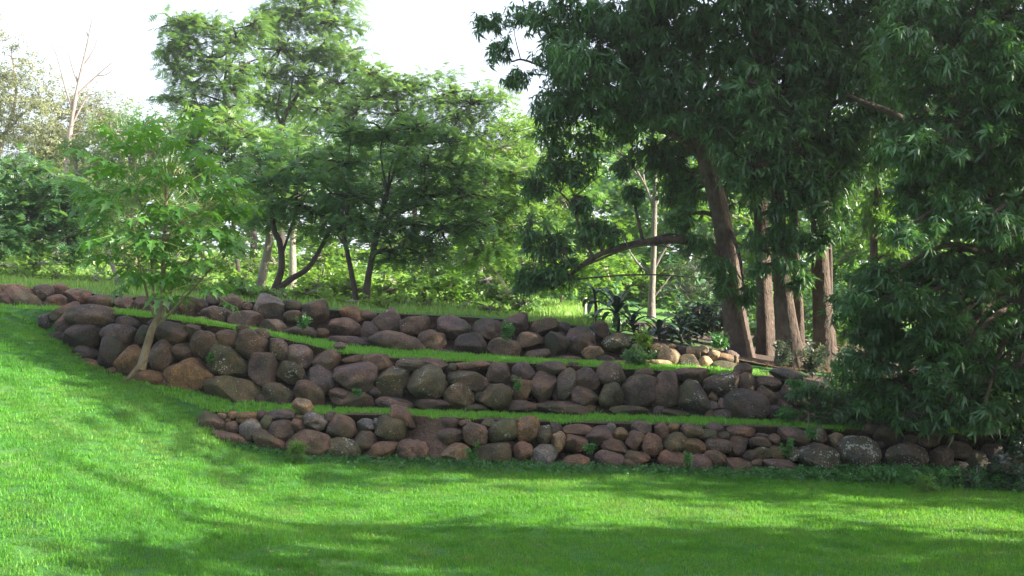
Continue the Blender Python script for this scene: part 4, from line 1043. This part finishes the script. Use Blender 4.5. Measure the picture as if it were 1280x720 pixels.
bush("sunlit bush row left of the dark shade tree trunk", 30, [(0, 322, 40, 18), (50, 320, 40, 18), (30, 305, 40, 16)], M_BRIGHT)
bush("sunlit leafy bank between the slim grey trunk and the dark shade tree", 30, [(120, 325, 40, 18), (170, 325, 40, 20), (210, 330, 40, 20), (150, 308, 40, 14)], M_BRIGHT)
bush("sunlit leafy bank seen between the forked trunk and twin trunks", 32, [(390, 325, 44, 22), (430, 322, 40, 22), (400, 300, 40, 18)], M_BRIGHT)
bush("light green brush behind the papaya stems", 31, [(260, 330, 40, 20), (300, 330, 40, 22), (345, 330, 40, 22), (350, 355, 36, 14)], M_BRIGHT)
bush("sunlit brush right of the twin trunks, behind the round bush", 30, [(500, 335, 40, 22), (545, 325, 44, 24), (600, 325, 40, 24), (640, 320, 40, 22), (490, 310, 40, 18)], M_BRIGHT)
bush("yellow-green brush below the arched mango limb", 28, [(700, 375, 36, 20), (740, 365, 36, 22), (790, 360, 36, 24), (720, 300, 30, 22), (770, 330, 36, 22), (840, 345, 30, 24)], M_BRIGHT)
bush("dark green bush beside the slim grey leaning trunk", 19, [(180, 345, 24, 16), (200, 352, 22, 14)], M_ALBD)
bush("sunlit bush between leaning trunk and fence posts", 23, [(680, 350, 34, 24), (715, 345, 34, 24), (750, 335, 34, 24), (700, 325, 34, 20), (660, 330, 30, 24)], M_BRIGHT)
bush("dark shrub below the mango trunk, behind the pale stones", 17, [(850, 410, 36, 20), (890, 405, 36, 24), (870, 385, 36, 22), (915, 395, 24, 30), (830, 425, 26, 14)], M_TI)
bush("grey hazy thicket left of the mango trunk", 24, [(870, 320, 36, 34, 0, .7), (900, 345, 34, 32, 0, .7), (860, 365, 34, 26, 0, .8), (885, 285, 28, 24, 0, .5)], M_GREY, leaf='wisp', spray_px=12)
bush("bright yellow-green fern-like shrub lit between the right mango trunks", 17.5, [(1075, 400, 22, 18), (1095, 410, 22, 16), (1058, 418, 20, 14), (1115, 398, 16, 14)], M_BRIGHT, leaf='frond', spray_px=14)
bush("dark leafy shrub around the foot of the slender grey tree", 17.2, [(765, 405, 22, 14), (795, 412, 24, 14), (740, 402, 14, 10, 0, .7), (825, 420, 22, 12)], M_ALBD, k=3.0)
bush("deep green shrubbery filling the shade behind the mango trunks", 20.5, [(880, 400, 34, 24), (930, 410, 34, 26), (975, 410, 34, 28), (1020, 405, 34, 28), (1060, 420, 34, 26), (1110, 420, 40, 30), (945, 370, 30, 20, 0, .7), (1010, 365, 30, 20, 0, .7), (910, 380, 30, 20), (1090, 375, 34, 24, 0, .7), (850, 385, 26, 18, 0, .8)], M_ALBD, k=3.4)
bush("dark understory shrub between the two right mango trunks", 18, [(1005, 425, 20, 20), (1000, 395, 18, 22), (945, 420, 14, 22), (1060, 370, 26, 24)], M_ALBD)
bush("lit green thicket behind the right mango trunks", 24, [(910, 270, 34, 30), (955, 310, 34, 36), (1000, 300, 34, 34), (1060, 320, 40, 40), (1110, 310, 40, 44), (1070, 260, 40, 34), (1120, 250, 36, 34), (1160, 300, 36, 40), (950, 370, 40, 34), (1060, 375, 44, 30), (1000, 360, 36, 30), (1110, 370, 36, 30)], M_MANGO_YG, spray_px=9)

# far wood: one continuous mass of distant trees
def wood_mass(name, label, xs, tops, px0, px1, Dr, step, ybot, size, k, m, seed):
    clumps = []
    r = np.random.default_rng(seed)
    for px in np.arange(px0, px1, step):
        D = r.uniform(*Dr)
        top = np.interp(px, xs, tops) + r.uniform(-12, 12)
        y = ybot
        while y > top:
            dd = D + r.uniform(-1.5, 1.5)
            clumps.append((np.array(P(px + r.uniform(-.4, .4) * step, y, dd)), (.8 * step * dd / FPX, .7 * step * dd / FPX, .6 * step * dd / FPX), 1.0))
            y -= step * .75
    pos, dirs, var, puffs = foliage_points(clumps, size, k, .5, .45, 8)
    V, F, A = scatter('far', pos, dirs, size * rng.uniform(.7, 1.3, len(pos)), var)
    NTRI[0] += len(F)
    o = link_mesh(name, V, F, m, None, (0, 0, 0), False, {"v": A})
    tag(o, label, "wood", kind="stuff")
def sky_blocking_wood():
    """unseen wood added behind the camera to cut frontal sky light on the walls"""
    r = np.random.default_rng(9); clumps = []
    for a in np.linspace(math.radians(115), math.radians(250), 34):
        for z in np.arange(1.0, 12.5, 2.6):
            R = r.uniform(17, 20)
            clumps.append((np.array([R * math.sin(a), R * math.cos(a), z + r.uniform(-.6, .6)]), (2.0, 2.0, 1.5), 1.0))
    pos, dirs, var, puffs = foliage_points(clumps, 1.1, 2.6, .6, .45, 6)
    V, F, A = scatter('far', pos, dirs, 1.3 * rng.uniform(.7, 1.3, len(pos)), var)
    o = link_mesh("sky_blocking_wood", V, F, M_ALBD, None, (0, 0, 0), False, {"v": A})
    tag(o, "unseen wood added behind the photographer to block low sky light", "wood", kind="stuff")
sky_blocking_wood()  # added trees out of view, blocking low sky light from the front
wood_mass("distant_wood", "distant mixed wood closing the back of the field", [-260, 0, 150, 330, 460, 640, 800, 1100, 1560], [190, 195, 205, 215, 190, 170, 150, 130, 100], -260, 1560, (50, 62), 36, 352, .62, 2.4, M_ALB, 5)
wood_mass("sunlit_thicket", "sunlit yellow-green thicket filling the view under the mango limb", [540, 620, 760, 1200], [260, 200, 190, 200], 560, 1240, (35, 39), 40, 385, .36, 2.6, M_MANGO_YG, 12)
wood_mass("mango_thicket", "deep green thicket behind the mango trunks", [640, 700, 760, 900, 1560], [330, 240, 200, 120, 60], 660, 1560, (27, 33), 48, 420, .34, 3.4, M_ALBD, 6)

# ------------------------------------------------------------------ mango trees
def fill_set(x0, x1, y0, y1, step, dD, seed, rx=36, ry=26):
    r = random.Random(seed)
    return [(px + r.uniform(-.35, .35) * step, py + r.uniform(-.3, .3) * step, rx, ry, dD + r.uniform(-.5, .5), r.uniform(.6, 1.0)) for px in range(x0, x1, step) for py in range(y0, y1, int(step * .75))]
def upper_set(x0, x1, tops, seed, dens=1.0):
    r = random.Random(seed)
    return [(px + r.uniform(-15, 15), py, 52, 40, r.uniform(-1.8, 1.8), dens) for px in range(x0, x1, 62) for py in tops]
tree("mango_tree", "big old mango tree leaning left with a long arched low limb, beside pale stones", 15.8,
     [([(928, 462), (922, 420), (915, 370), (908, 310), (896, 250), (880, 195), (868, 140), (872, 80), (880, 10)], 28, 16, 'trunk'),
      ([(906, 318), (880, 306), (850, 300), (812, 302), (772, 310), (742, 322), (715, 342), (690, 362)], 13, 4, 'branch'),
      ([(884, 200), (850, 172), (815, 158), (770, 140), (720, 118)], 12, 4, 'branch'), ([(870, 110), (830, 70), (790, 55), (740, 30)], 11, 4, 'branch'),
      ([(742, 322), (726, 290), (715, 258), (700, 240)], 4, 2, 'branch'), ([(720, 118), (690, 90), (655, 75), (640, 77)], 4, 2, 'branch'), ([(868, 140), (900, 90), (940, 60)], 12, 5, 'branch')],
     [(610, 25, 20, 16, 0, .35), (625, 62, 20, 14, 0, .35), (650, 15, 30, 18, 0, .45), (645, 95, 18, 10, 0, .3), (690, 20, 34, 22, 0, .5), (690, 75, 34, 24, 0, .5), (740, 25, 40, 26), (740, 75, 40, 26), (790, 30, 40, 28), (790, 80, 40, 28),
      (700, 125, 32, 24, 0, .7), (745, 125, 38, 24, 0, .7), (690, 165, 28, 20, 0, .7), (730, 175, 30, 20, 0, .7), (790, 125, 38, 22, 1), (840, 40, 40, 30), (840, 95, 40, 26, 1), (720, 215, 26, 20), (685, 205, 24, 20), (670, 235, 18, 16), (840, 140, 34, 20, 1),
      (665, 295, 16, 24), (690, 300, 22, 26), (670, 340, 22, 22), (700, 335, 22, 20), (655, 352, 18, 12), (735, 280, 22, 20), (760, 290, 18, 12), (790, 240, 14, 16), (720, 250, 18, 16), (780, 205, 14, 14, 0, .6), (820, 185, 26, 16, 1), (770, 165, 24, 16, 1),
      (845, 225, 22, 22, 1), (850, 270, 20, 16, 0, .8), (870, 300, 18, 16, 0, .6), (905, 350, 14, 20, -.4, .5), (932, 365, 12, 18, -.4, .5), (895, 330, 16, 14, -.4, .5)] + fill_set(710, 900, 5, 150, 48, -.8, 21) + fill_set(830, 930, 150, 250, 40, .9, 26, 26, 20),
     leaf='mango', lmat=M_MANGO, bark=M_BARK, spray_px=12, k=2.8, flat=.8, depth=1.2, puff=.36, sides=14, flute=.26, flare=.5, upper=upper_set(720, 960, (-75, -135, -195), 1))
tree("mango_tree", "dark slim mango trunk just right of the leaning mango, in shade", 16.6,
     [([(958, 458), (957, 420), (955, 370), (953, 320), (950, 250), (945, 180)], 24, 16, 'trunk')],
     [(900, 60, 40, 30, 0, .8), (940, 120, 40, 30), (960, 180, 36, 26), (925, 205, 30, 22), (955, 235, 26, 16), (900, 160, 30, 24)],
     leaf='mango', lmat=M_MANGO, bark=M_BARK, spray_px=14, k=2.8, flat=.8, sides=14, flute=.26)
tree("mango_tree", "double-stemmed mango trunk with sunlit right edge and snaking roots", 15.2,
     [([(992, 462), (987, 430), (982, 390), (978, 345), (975, 300), (972, 240), (970, 170)], 26, 15, 'trunk'), ([(996, 450), (998, 410), (997, 360), (994, 310), (992, 250)], 13, 9, 'trunk'), ([(996, 448), (1004, 462), (1014, 470), (1030, 474)], 10, 4, 'root'), ([(984, 455), (972, 466), (962, 470)], 8, 4, 'root')],
     [(960, 30, 44, 30), (1000, 40, 44, 30), (990, 90, 44, 28), (940, 80, 36, 28), (1030, 100, 36, 26), (975, 250, 26, 18, -.5), (965, 215, 30, 20, -.5), (1000, 230, 30, 20, -.5), (975, 285, 24, 14, -.3, .7), (995, 300, 16, 12, -.3, .7)] + fill_set(905, 1040, 0, 230, 46, -.7, 22) + [(950, 300, 20, 14, -.4, .7), (952, 335, 14, 12, -.4, .5), (985, 325, 18, 14, -.5, .7), (1000, 350, 12, 12, -.4, .4)],
     leaf='mango', lmat=M_MANGO, bark=M_BARK, spray_px=13, k=2.8, flat=.8, sides=14, flute=.32, flare=.6, upper=upper_set(900, 1090, (-75, -140, -210), 2))
tree("mango_tree", "tall straight mango trunk standing right of the double-stemmed one", 15.4,
     [([(1030, 464), (1029, 430), (1027, 380), (1025, 330), (1024, 280), (1026, 200), (1030, 110)], 24, 18, 'trunk'), ([(1034, 440), (1037, 380), (1037, 320), (1034, 260)], 8, 6, 'trunk'), ([(1024, 250), (1060, 200), (1100, 175), (1130, 165)], 14, 8, 'branch'), ([(1026, 200), (1080, 140), (1120, 125), (1160, 140)], 14, 8, 'branch')],
     [(1040, 30, 46, 30), (1090, 40, 46, 30), (1060, 85, 44, 28), (1110, 90, 44, 28), (1010, 170, 34, 26, -.5), (1045, 180, 34, 24, -.5), (1030, 225, 34, 20, -.8), (1000, 195, 26, 18, -.8), (1070, 150, 36, 22), (1060, 215, 26, 18, -.5), (1025, 260, 24, 14, -.8, .8)] + fill_set(1030, 1160, 0, 200, 46, -.6, 23) + [(1040, 285, 18, 12, -.6, .6), (1020, 300, 12, 14, -.6, .4), (1045, 240, 22, 16, -.6)],
     leaf='mango', lmat=M_MANGO, bark=M_BARK, spray_px=13, k=2.6, flat=.8, sides=14, flute=.32, flare=.6, upper=upper_set(1060, 1260, (-75, -145, -215, -290), 3))
tree("mango_tree", "slender sunlit leafy trunk right of the tall straight mango trunk", 17.5,
     [([(1090, 470), (1091, 400), (1092, 340), (1093, 280), (1098, 230), (1104, 170)], 11, 8, 'trunk')],
     [(1105, 245, 22, 18, 0, .7), (1110, 285, 22, 18, 0, .7), (1085, 265, 18, 18, 0, .6), (1120, 320, 16, 14, 0, .5), (1150, 200, 30, 22), (1100, 210, 24, 16, 0, .8)],
     leaf='mango', lmat=M_MANGO_YG, bark=M_BARK, spray_px=14, k=2.4, flat=.8, sides=10)
rt = tree("mango_tree", "massive mango filling the right edge, dark leafy branches hanging to the ground", 12.6,
     [([(1330, 600), (1310, 500), (1290, 400), (1240, 260), (1210, 130), (1190, 20)], 60, 34, 'trunk'), ([(1250, 290, .8), (1190, 200, 1.2), (1130, 150, 1.4), (1060, 120, 1.4)], 20, 6, 'branch'), ([(1300, 430, .6), (1240, 380, 1.0), (1180, 360, 1.2), (1120, 350, 1.2)], 12, 4, 'branch'), ([(1290, 400), (1330, 300), (1400, 200)], 30, 12, 'branch')],
     [(1150, 20, 50, 34, .5), (1200, 30, 50, 34), (1250, 40, 50, 36), (1170, 85, 44, 28, .8), (1230, 120, 44, 30, 1.2, .7), (1280, 100, 44, 40, 0), (1150, 215, 34, 24), (1190, 215, 40, 26), (1235, 225, 44, 28), (1275, 240, 40, 34), (1170, 260, 40, 24), (1215, 270, 44, 24), (1260, 295, 40, 26), (1150, 190, 24, 14, .5, .7),
      (1130, 335, 34, 22), (1170, 320, 36, 22), (1215, 330, 40, 24), (1260, 345, 40, 26), (1100, 370, 36, 22), (1145, 380, 40, 24), (1195, 385, 44, 26), (1250, 395, 44, 28), (1095, 415, 38, 24), (1140, 430, 40, 24), (1190, 440, 44, 26), (1245, 450, 44, 28), (1080, 445, 30, 18), (1120, 475, 40, 20), (1175, 490, 44, 24), (1235, 500, 46, 28), (1270, 480, 40, 30), (1300, 400, 40, 40), (1310, 300, 40, 40), (1320, 150, 50, 50), (1150, 515, 34, 16, 0, .8), (1270, 540, 36, 22)] + fill_set(1140, 1330, 0, 280, 46, -1.0, 24) + fill_set(1075, 1330, 335, 530, 50, -.3, 27, 34, 22),
     leaf='mango_near', lmat=M_MANGO, bark=M_BARK, spray_px=15, k=2.9, flat=.8, depth=1.1, puff=.34, sides=16, flute=.1, single=290, upper=upper_set(1200, 1560, (-85, -165, -245), 4))

# ------------------------------------------------------------------ trees right of the picture that shade the lawn and the walls
def shade_tree(label, base, cl, D=14, limbs=True):
    b = np.array(base, float)
    top = np.mean([q[0] for q in cl], axis=0)
    return tree("mango_tree", label, D, None, None, leaf='mango_far', lmat=M_MANGO, bark=M_BARK, spray_px=42, k=1.7, flat=.8, base=b,
                world_clumps=[(np.array(q[0]), q[1], q[2] if len(q) > 2 else 1.0) for q in cl], world_trunks=[([b, b + (top - b) * .5 + np.array([.2, 0, 0]), top], .35, .2, 'trunk')], twig=False, limbs=limbs)
def box_set(lo, hi, step, rr, seed, skip=0.0, gap=None):
    r = np.random.default_rng(seed); out = []
    for x in np.arange(lo[0], hi[0] + .01, step):
        for y in np.arange(lo[1], hi[1] + .01, step):
            for z in np.arange(lo[2], hi[2] + .01, step):
                if r.uniform() < skip: continue
                if gap is not None:
                    q = np.array([x, y, z]) - gap[0]; sd = np.array(sdir)
                    if np.linalg.norm(q - sd * (q @ sd)) < gap[1]: continue
                out.append((np.array([x, y, z]) + r.uniform(-.35, .35, 3) * step, (rr, rr, rr * .8)))
    return out
shade_tree("broad mango tree standing just right of the lowest wall, outside the picture", (12.5, 13.4, -.1), box_set((10.5, 10.3, 2.6), (13.5, 14.8, 13.5), 1.9, 1.15, 1, .10, (np.array([3.1, 15.0, 1.7]), 1.9)))
shade_tree("mango tree on the near right side of the lawn, outside the picture", (11, 4.2, 0), box_set((6.8, 2.2, 3.2), (8.0, 7.3, 5.0), 1.55, 1.0, 2, .08) + box_set((10.7, 2.2, 3.8), (12.7, 7.2, 8.1), 1.55, 1.1, 5, .06), limbs=False)

tree("tall_feathery_tree", "tall thin-crowned feathery tree far right of the lawn, outside the picture", 20, None, None, leaf='frond', lmat=M_ALB, bark=M_BARKD, spray_px=20, k=.42, flat=.6,
     base=(22, 5.8, -.1), world_clumps=[(np.array([22, 5.4, 16.2]), (2.2, 5.0, 2.4), 1.2)], puff=.9, npuff=14, limbs=False, twig=False,
     world_trunks=[([np.array([22, 5.8, -.1]), np.array([22.2, 5.7, 8]), np.array([22, 5.4, 16])], .22, .06, 'trunk')])

# ------------------------------------------------------------------ dark strap-leaved plants
def strap_leaf(name, seed):
    r = random.Random(seed)
    V, F = blade(1.0, .17, (1, 0, .55), r.uniform(.25, .75), segs=3)
    V2 = []
    me = bpy.data.meshes.new(name)
    # widen with a folded midrib
    ts = [0, .12, .3, .5, .7, .88, 1.0]; ws = [.03, .07, .095, .10, .085, .05, 0]
    dr = r.uniform(.35, .8)
    VV, FF = [], []
    for t, w in zip(ts, ws):
        x = t * (1 - .2 * t); z = .55 * t - dr * t * t
        VV += [(x, w, z + .3 * w), (x, 0, z), (x, -w, z + .3 * w)]
    for i in range(len(ts) - 1):
        p = 3 * i
        FF += [(p, p + 3, p + 4, p + 1), (p + 1, p + 4, p + 5, p + 2)]
    me.from_pydata(VV, [], FF)
    at = me.attributes.new("v", 'FLOAT', 'POINT'); at.data.foreach_set("value", [r.random()] * len(VV))
    me.materials.append(M_TI)
    return me
STRAP = [strap_leaf("strap_leaf", s) for s in range(6)]
def strap_plant(label, px, ytop, ybase, D, n, size):
    b = np.array(P(px, ybase, D)); t = np.array(P(px + random.uniform(-4, 4), ytop, D))
    root = thing("cordyline_plant", label, "plant", tuple(b))
    V, F = tube([b, (b + t) / 2 + np.array([.03, 0, 0]), t], .03, .02, sides=7)
    link_mesh("stem", V, F, M_BARKD, root, b)
    for i in range(n):
        lf = bpy.data.objects.new("leaf", STRAP[i % 6]); COL.objects.link(lf); lf.parent = root
        lf.location = Vector(t - b + np.array([0, 0, -.18 * (i / n)]))
        a = i * 2.399 + random.uniform(-.2, .2); tilt = -0.75 + 1.15 * (i / n)
        lf.rotation_euler = (0, tilt, a)
        s = size * random.uniform(.8, 1.15); lf.scale = (s, s, s)
strap_plant("tall dark strap-leaved plant in front of the slender grey tree", 772, 384, 420, 16.2, 20, .62)
strap_plant("thin dark plant with drooping leaves, left of the tall strap-leaved plant", 742, 366, 412, 16.4, 8, .42)
strap_plant("low dark strap-leaved plant behind the mossy boulder", 792, 402, 428, 16.0, 14, .50)
strap_plant("dark strap-leaved plant above the pale sunlit stones", 822, 412, 434, 15.9, 14, .48)
strap_plant("small dark strap-leaved plant nearest the mango trunk", 850, 418, 440, 16.1, 12, .42)

# ------------------------------------------------------------------ weeds, creepers, saplings, posts
def weed(label, px, py, D, wpx, hpx, m=M_WEED, n=90, name="weed", leaf='cluster', sp=9):
    b = np.array(P(px, py, D)); s = D / FPX
    root = thing(name, label, "plant", tuple(b))
    J = Joined(); pos = []
    for i in range(max(5, n // 12)):
        a = random.uniform(0, 6.28); rr = random.uniform(.1, .5) * wpx * s
        tip = b + np.array([math.cos(a) * rr, math.sin(a) * rr * .7, hpx * s * random.uniform(.45, 1.0)])
        mid = (b + tip) / 2 + np.array([0, 0, .15 * hpx * s])
        J.add(tube([b, mid, tip], .004, .002, sides=3, nseg=3))
        for q in range(12):
            t = random.uniform(.3, 1.05)
            pos.append(b + (tip - b) * t + rng.normal(0, .05 * wpx * s, 3))
    link_mesh("stem", J.V, J.F, M_WEED, root, b, attrs={"v": np.full(len(J.V), .4)})
    pos = np.array(pos)
    V, F, A = scatter(leaf, pos, rng.normal(0, 1, pos.shape) + np.array([0, 0, .3]), np.full(len(pos), sp * s) * rng.uniform(.7, 1.3, len(pos)), rng.uniform(.1, 1, len(pos)))
    link_mesh("foliage", V, F, m, root, b, attrs={"v": A}, smooth=False)
weed("leafy green shrub growing over the top wall, left of the pale sunlit stones", 800, 458, 14.1, 64, 24, M_ALBD, n=170, name="shrub", sp=9)
weed("sunlit small herb on top of the pale sunlit stones, left", 805, 434, 14.8, 34, 18, M_BRIGHT, 120)
weed("sunlit small herb growing between pale stones and mango trunk", 898, 436, 14.8, 30, 20, M_WEED, 120)
weed("tiny weed in the middle wall beside the dark round boulder", 448, 494, 13.15, 14, 8, n=40, sp=6)
weed("small weed hanging from the top wall under the upright round boulder", 378, 412, 14.3, 22, 16, n=70, sp=7)
weed("blue-green weed spilling over the top wall, centre", 632, 424, 14.35, 26, 24, n=110, sp=7)
weed("little weed beside the angular orange stone of the middle wall", 646, 490, 13.2, 18, 18, n=60, sp=6)
weed("green weed between the tan boulder and mossy boulder of the lowest wall", 590, 580, 12.1, 16, 26, n=80, sp=7)
weed("small weed beside the pink stones of the lowest wall", 738, 566, 12.15, 20, 12, n=60, sp=6)
weed("weed trailing between the mossy stones of the lowest wall", 984, 572, 12.0, 18, 26, n=100, sp=6)
weed("weed at the foot of the red stones of the lowest wall", 860, 580, 12.05, 16, 14, n=60, sp=6)
weed("leafy weed patch at the right end foot of the middle wall", 985, 526, 13.0, 50, 16, n=200, sp=7)
weed("blue-green weed leaning over the right end of the middle wall", 1004, 492, 13.1, 40, 16, n=140, sp=9)
weed("tuft of fresh weed right of the mango root", 1048, 466, 14.6, 34, 12, n=110, sp=8)
weed("weed spilling over the lowest wall near its right top", 1014, 548, 12.2, 16, 16, n=60, sp=7)
weed("small green weed beside the papaya foot", 262, 452, 13.25, 12, 8, n=36, sp=6)
weed("grey-green sapling foliage beside the double-stemmed mango trunk", 955 + 22, 455, 14.8, 30, 30, M_GREY, 90, sp=10)
weed("grey-green sapling below the tall straight mango trunk", 1015, 470, 14.4, 44, 40, M_GREY, 160, sp=11)
weed("long-bladed grass tuft in front of the largest stone of the lowest wall", 373, 572, 12.0, 16, 20, M_MANGO_YG, 40, name="grass_tuft", leaf='wisp', sp=16)
weed("long-bladed grass tuft at the far right of the lawn by a dead twig", 1160, 618, 11.4, 16, 20, M_MANGO_YG, 40, name="grass_tuft", leaf='wisp', sp=16)

def ground_cover(name, label, path, D_off, wpx, hgt, n, m, sp, y_off=0, extra=None):
    pos = []
    for i in range(n):
        t = rng.uniform(0, 1)
        px = path[0] + (path[1] - path[0]) * t
        yb, db = curve_at(C_B1, px)
        taper = min(1, (px - path[0]) / 250 + .15)
        dd = db + D_off - abs(rng.normal(0, wpx)) * taper
        X = (px - 640) / FPX * db
        z = float(lawn_z(np.array(X), np.array(min(dd, db)))) + rng.uniform(0, 1) ** 1.5 * hgt * taper + .01
        pos.append((X, dd, z))
    pos = np.array(pos)
    V, F, A = scatter('cluster', pos, rng.normal(0, 1, pos.shape), sp * rng.uniform(.6, 1.3, len(pos)), rng.uniform(0, 1, len(pos)))
    o = link_mesh(name, V, F, m, None, (0, 0, 0), False, {"v": A})
    tag(o, label, "ground cover", kind="stuff")
ground_cover("creeper", "dark low creeper spreading along the foot of the lowest wall, right", (900, 1420), .15, .34, .17, 5200, M_WEED, .075)
ground_cover("clover", "fine leafy clover along the foot of the lowest wall, left and centre", (245, 1000), .04, .20, .075, 8000, M_WEED, .042)

# sapling on the lower terrace, right
tree("sapling", "thin pale sapling on the first terrace beside the end of the middle wall", 12.9,
     [([(1010, 532), (1011, 515), (1010, 500), (1012, 485)], 2.2, 1.2, 'trunk')],
     [(1010, 484, 12, 5, 0, .5), (1028, 488, 10, 5, 0, .4), (996, 490, 9, 4, 0, .4)], leaf='mango', lmat=M_ALBD, bark=M_BARKG, spray_px=9, k=.8, limbs=False)
bush("dark undergrowth below the hanging mango branches at the right end of the terraces", 13.0, [(1060, 505, 30, 22), (1095, 520, 30, 18), (1130, 530, 34, 18), (1180, 540, 40, 22), (1230, 560, 40, 28), (1270, 590, 34, 26), (1225, 600, 26, 16), (1045, 525, 26, 12), (1075, 490, 30, 16), (1110, 500, 30, 18), (1060, 478, 26, 12, 1.0), (1100, 480, 30, 16, 1.0)], M_ALBD, leaf='far', spray_px=9, k=3.2)
bush("dark low weeds covering the earth slope at the right end of the middle wall", 12.95, [(1020, 505, 18, 13), (1045, 500, 20, 14), (1070, 508, 22, 14), (1035, 520, 20, 10), (1095, 515, 22, 14), (1050, 486, 18, 8, .5, .7)], M_ALBD, leaf='far', spray_px=7, k=3.0)
bush("dark creeping bush swallowing the right end of the lowest wall at the frame edge", 11.9, [(1215, 600, 26, 16), (1250, 580, 30, 28), (1285, 570, 30, 36), (1260, 610, 34, 16), (1300, 600, 30, 20), (1195, 612, 22, 9)], M_TI, leaf='cluster', spray_px=11, k=3.4)

# fallen leaves on soil
def litter(label, pxr, C, dD, n, sz, m, z=0.012):
    pos = []
    for i in range(n):
        px = rng.uniform(*pxr); y, d = curve_at(C, px)
        a, b_ = dD
        d2 = d + rng.uniform(a, b_)
        p = np.array(P(px, y, d)); p[1] = d2; p[2] += z
        pos.append(p)
    pos = np.array(pos); dirs = rng.normal(0, 1, pos.shape) * np.array([1, 1, .25])
    V, F, A = scatter('cluster', pos, dirs, sz * rng.uniform(.6, 1.4, n), rng.uniform(0, 1, n))
    o = link_mesh("fallen_leaves", V, F, m, None, (0, 0, 0), False, {"v": A}); tag(o, label, "leaf litter", kind="stuff")
litter("dry fallen leaves under the mango trees", (930, 1120), C_T3, (-.1, 1.6), 900, .05, M_LITTER)
litter("dry leaves on the soil edge of the first terrace", (250, 1150), C_T1, (0, .25), 700, .022, M_LITTER)
litter("dry leaves on the soil edge of the second terrace", (330, 1050), C_T2, (0, .15), 500, .022, M_LITTER)

def lawn_litter():
    n = 160
    Y = rng.uniform(7.2, 12.0, n); X = rng.uniform(-.46, .47, n) * Y
    Z = lawn_z(X, Y) + .03
    pos = np.stack([X, Y, Z], axis=1)
    V, F, A = scatter('mango', pos, rng.normal(0, 1, pos.shape) * np.array([1, 1, .2]), .03 * rng.uniform(.5, 1.3, n), rng.uniform(0, 1, n))
    V, F, A = scatter('cluster', pos, rng.normal(0, 1, pos.shape) * np.array([1, 1, .2]), .035 * rng.uniform(.5, 1.3, n), rng.uniform(0, 1, n))
    o = link_mesh("fallen_leaves", V, F, M_LITTER, None, (0, 0, 0), False, {"v": A}); tag(o, "a few dry leaves scattered on the front lawn", "leaf litter", kind="stuff")
lawn_litter()

def post(label, px, yt, yb, D, w):
    b = np.array(P(px, yb, D)); t = np.array(P(px + .5, yt, D))
    V, F = tube([b, (b + t) / 2, t], w / 2 * D / FPX, w / 2.2 * D / FPX, sides=8, rough=.06, nseg=3)
    n = len(V); F = F + [tuple(range(n - 8, n))]
    o = link_mesh("fence_post", V, F, M_POST, None, tuple(b)); tag(o, label, "post", "old fence posts behind the top wall")
post("pale weathered fence post, tallest, nearest the sunlit bush", 731, 372, 404, 19, 4.5)
post("pale weathered fence post right of the tallest post", 744, 382, 405, 19.2, 3.2)
post("thin pale fence post beside the dark drooping plant", 750, 385, 406, 19.4, 2.2)

print("foliage tris", NTRI[0])

# ------------------------------------------------------------------ air
mh, nt, out = mat("haze_air")
vol = nt.nodes.new("ShaderNodeVolumePrincipled")
vol.inputs["Density"].default_value = 0.0007
vol.inputs["Color"].default_value = (0.90, 0.94, 1.0, 1)
vol.inputs["Anisotropy"].default_value = 0.3
nt.links.new(vol.outputs[0], out.inputs["Volume"])
hx, hy0, hy1, hz0, hz1 = 480.0, -35.0, 905.0, -2.5, 22.0
hv = [(-hx, hy0, hz0), (hx, hy0, hz0), (hx, hy1, hz0), (-hx, hy1, hz0), (-hx, hy0, hz1), (hx, hy0, hz1), (hx, hy1, hz1), (-hx, hy1, hz1)]
hf = [(0, 3, 2, 1), (4, 5, 6, 7), (0, 1, 5, 4), (1, 2, 6, 5), (2, 3, 7, 6), (3, 0, 4, 7)]
ho = link_mesh("haze", hv, hf, mh, None, (0, 0, 0), False)
tag(ho, "thin bright haze filling the air of the garden", "haze", kind="stuff")
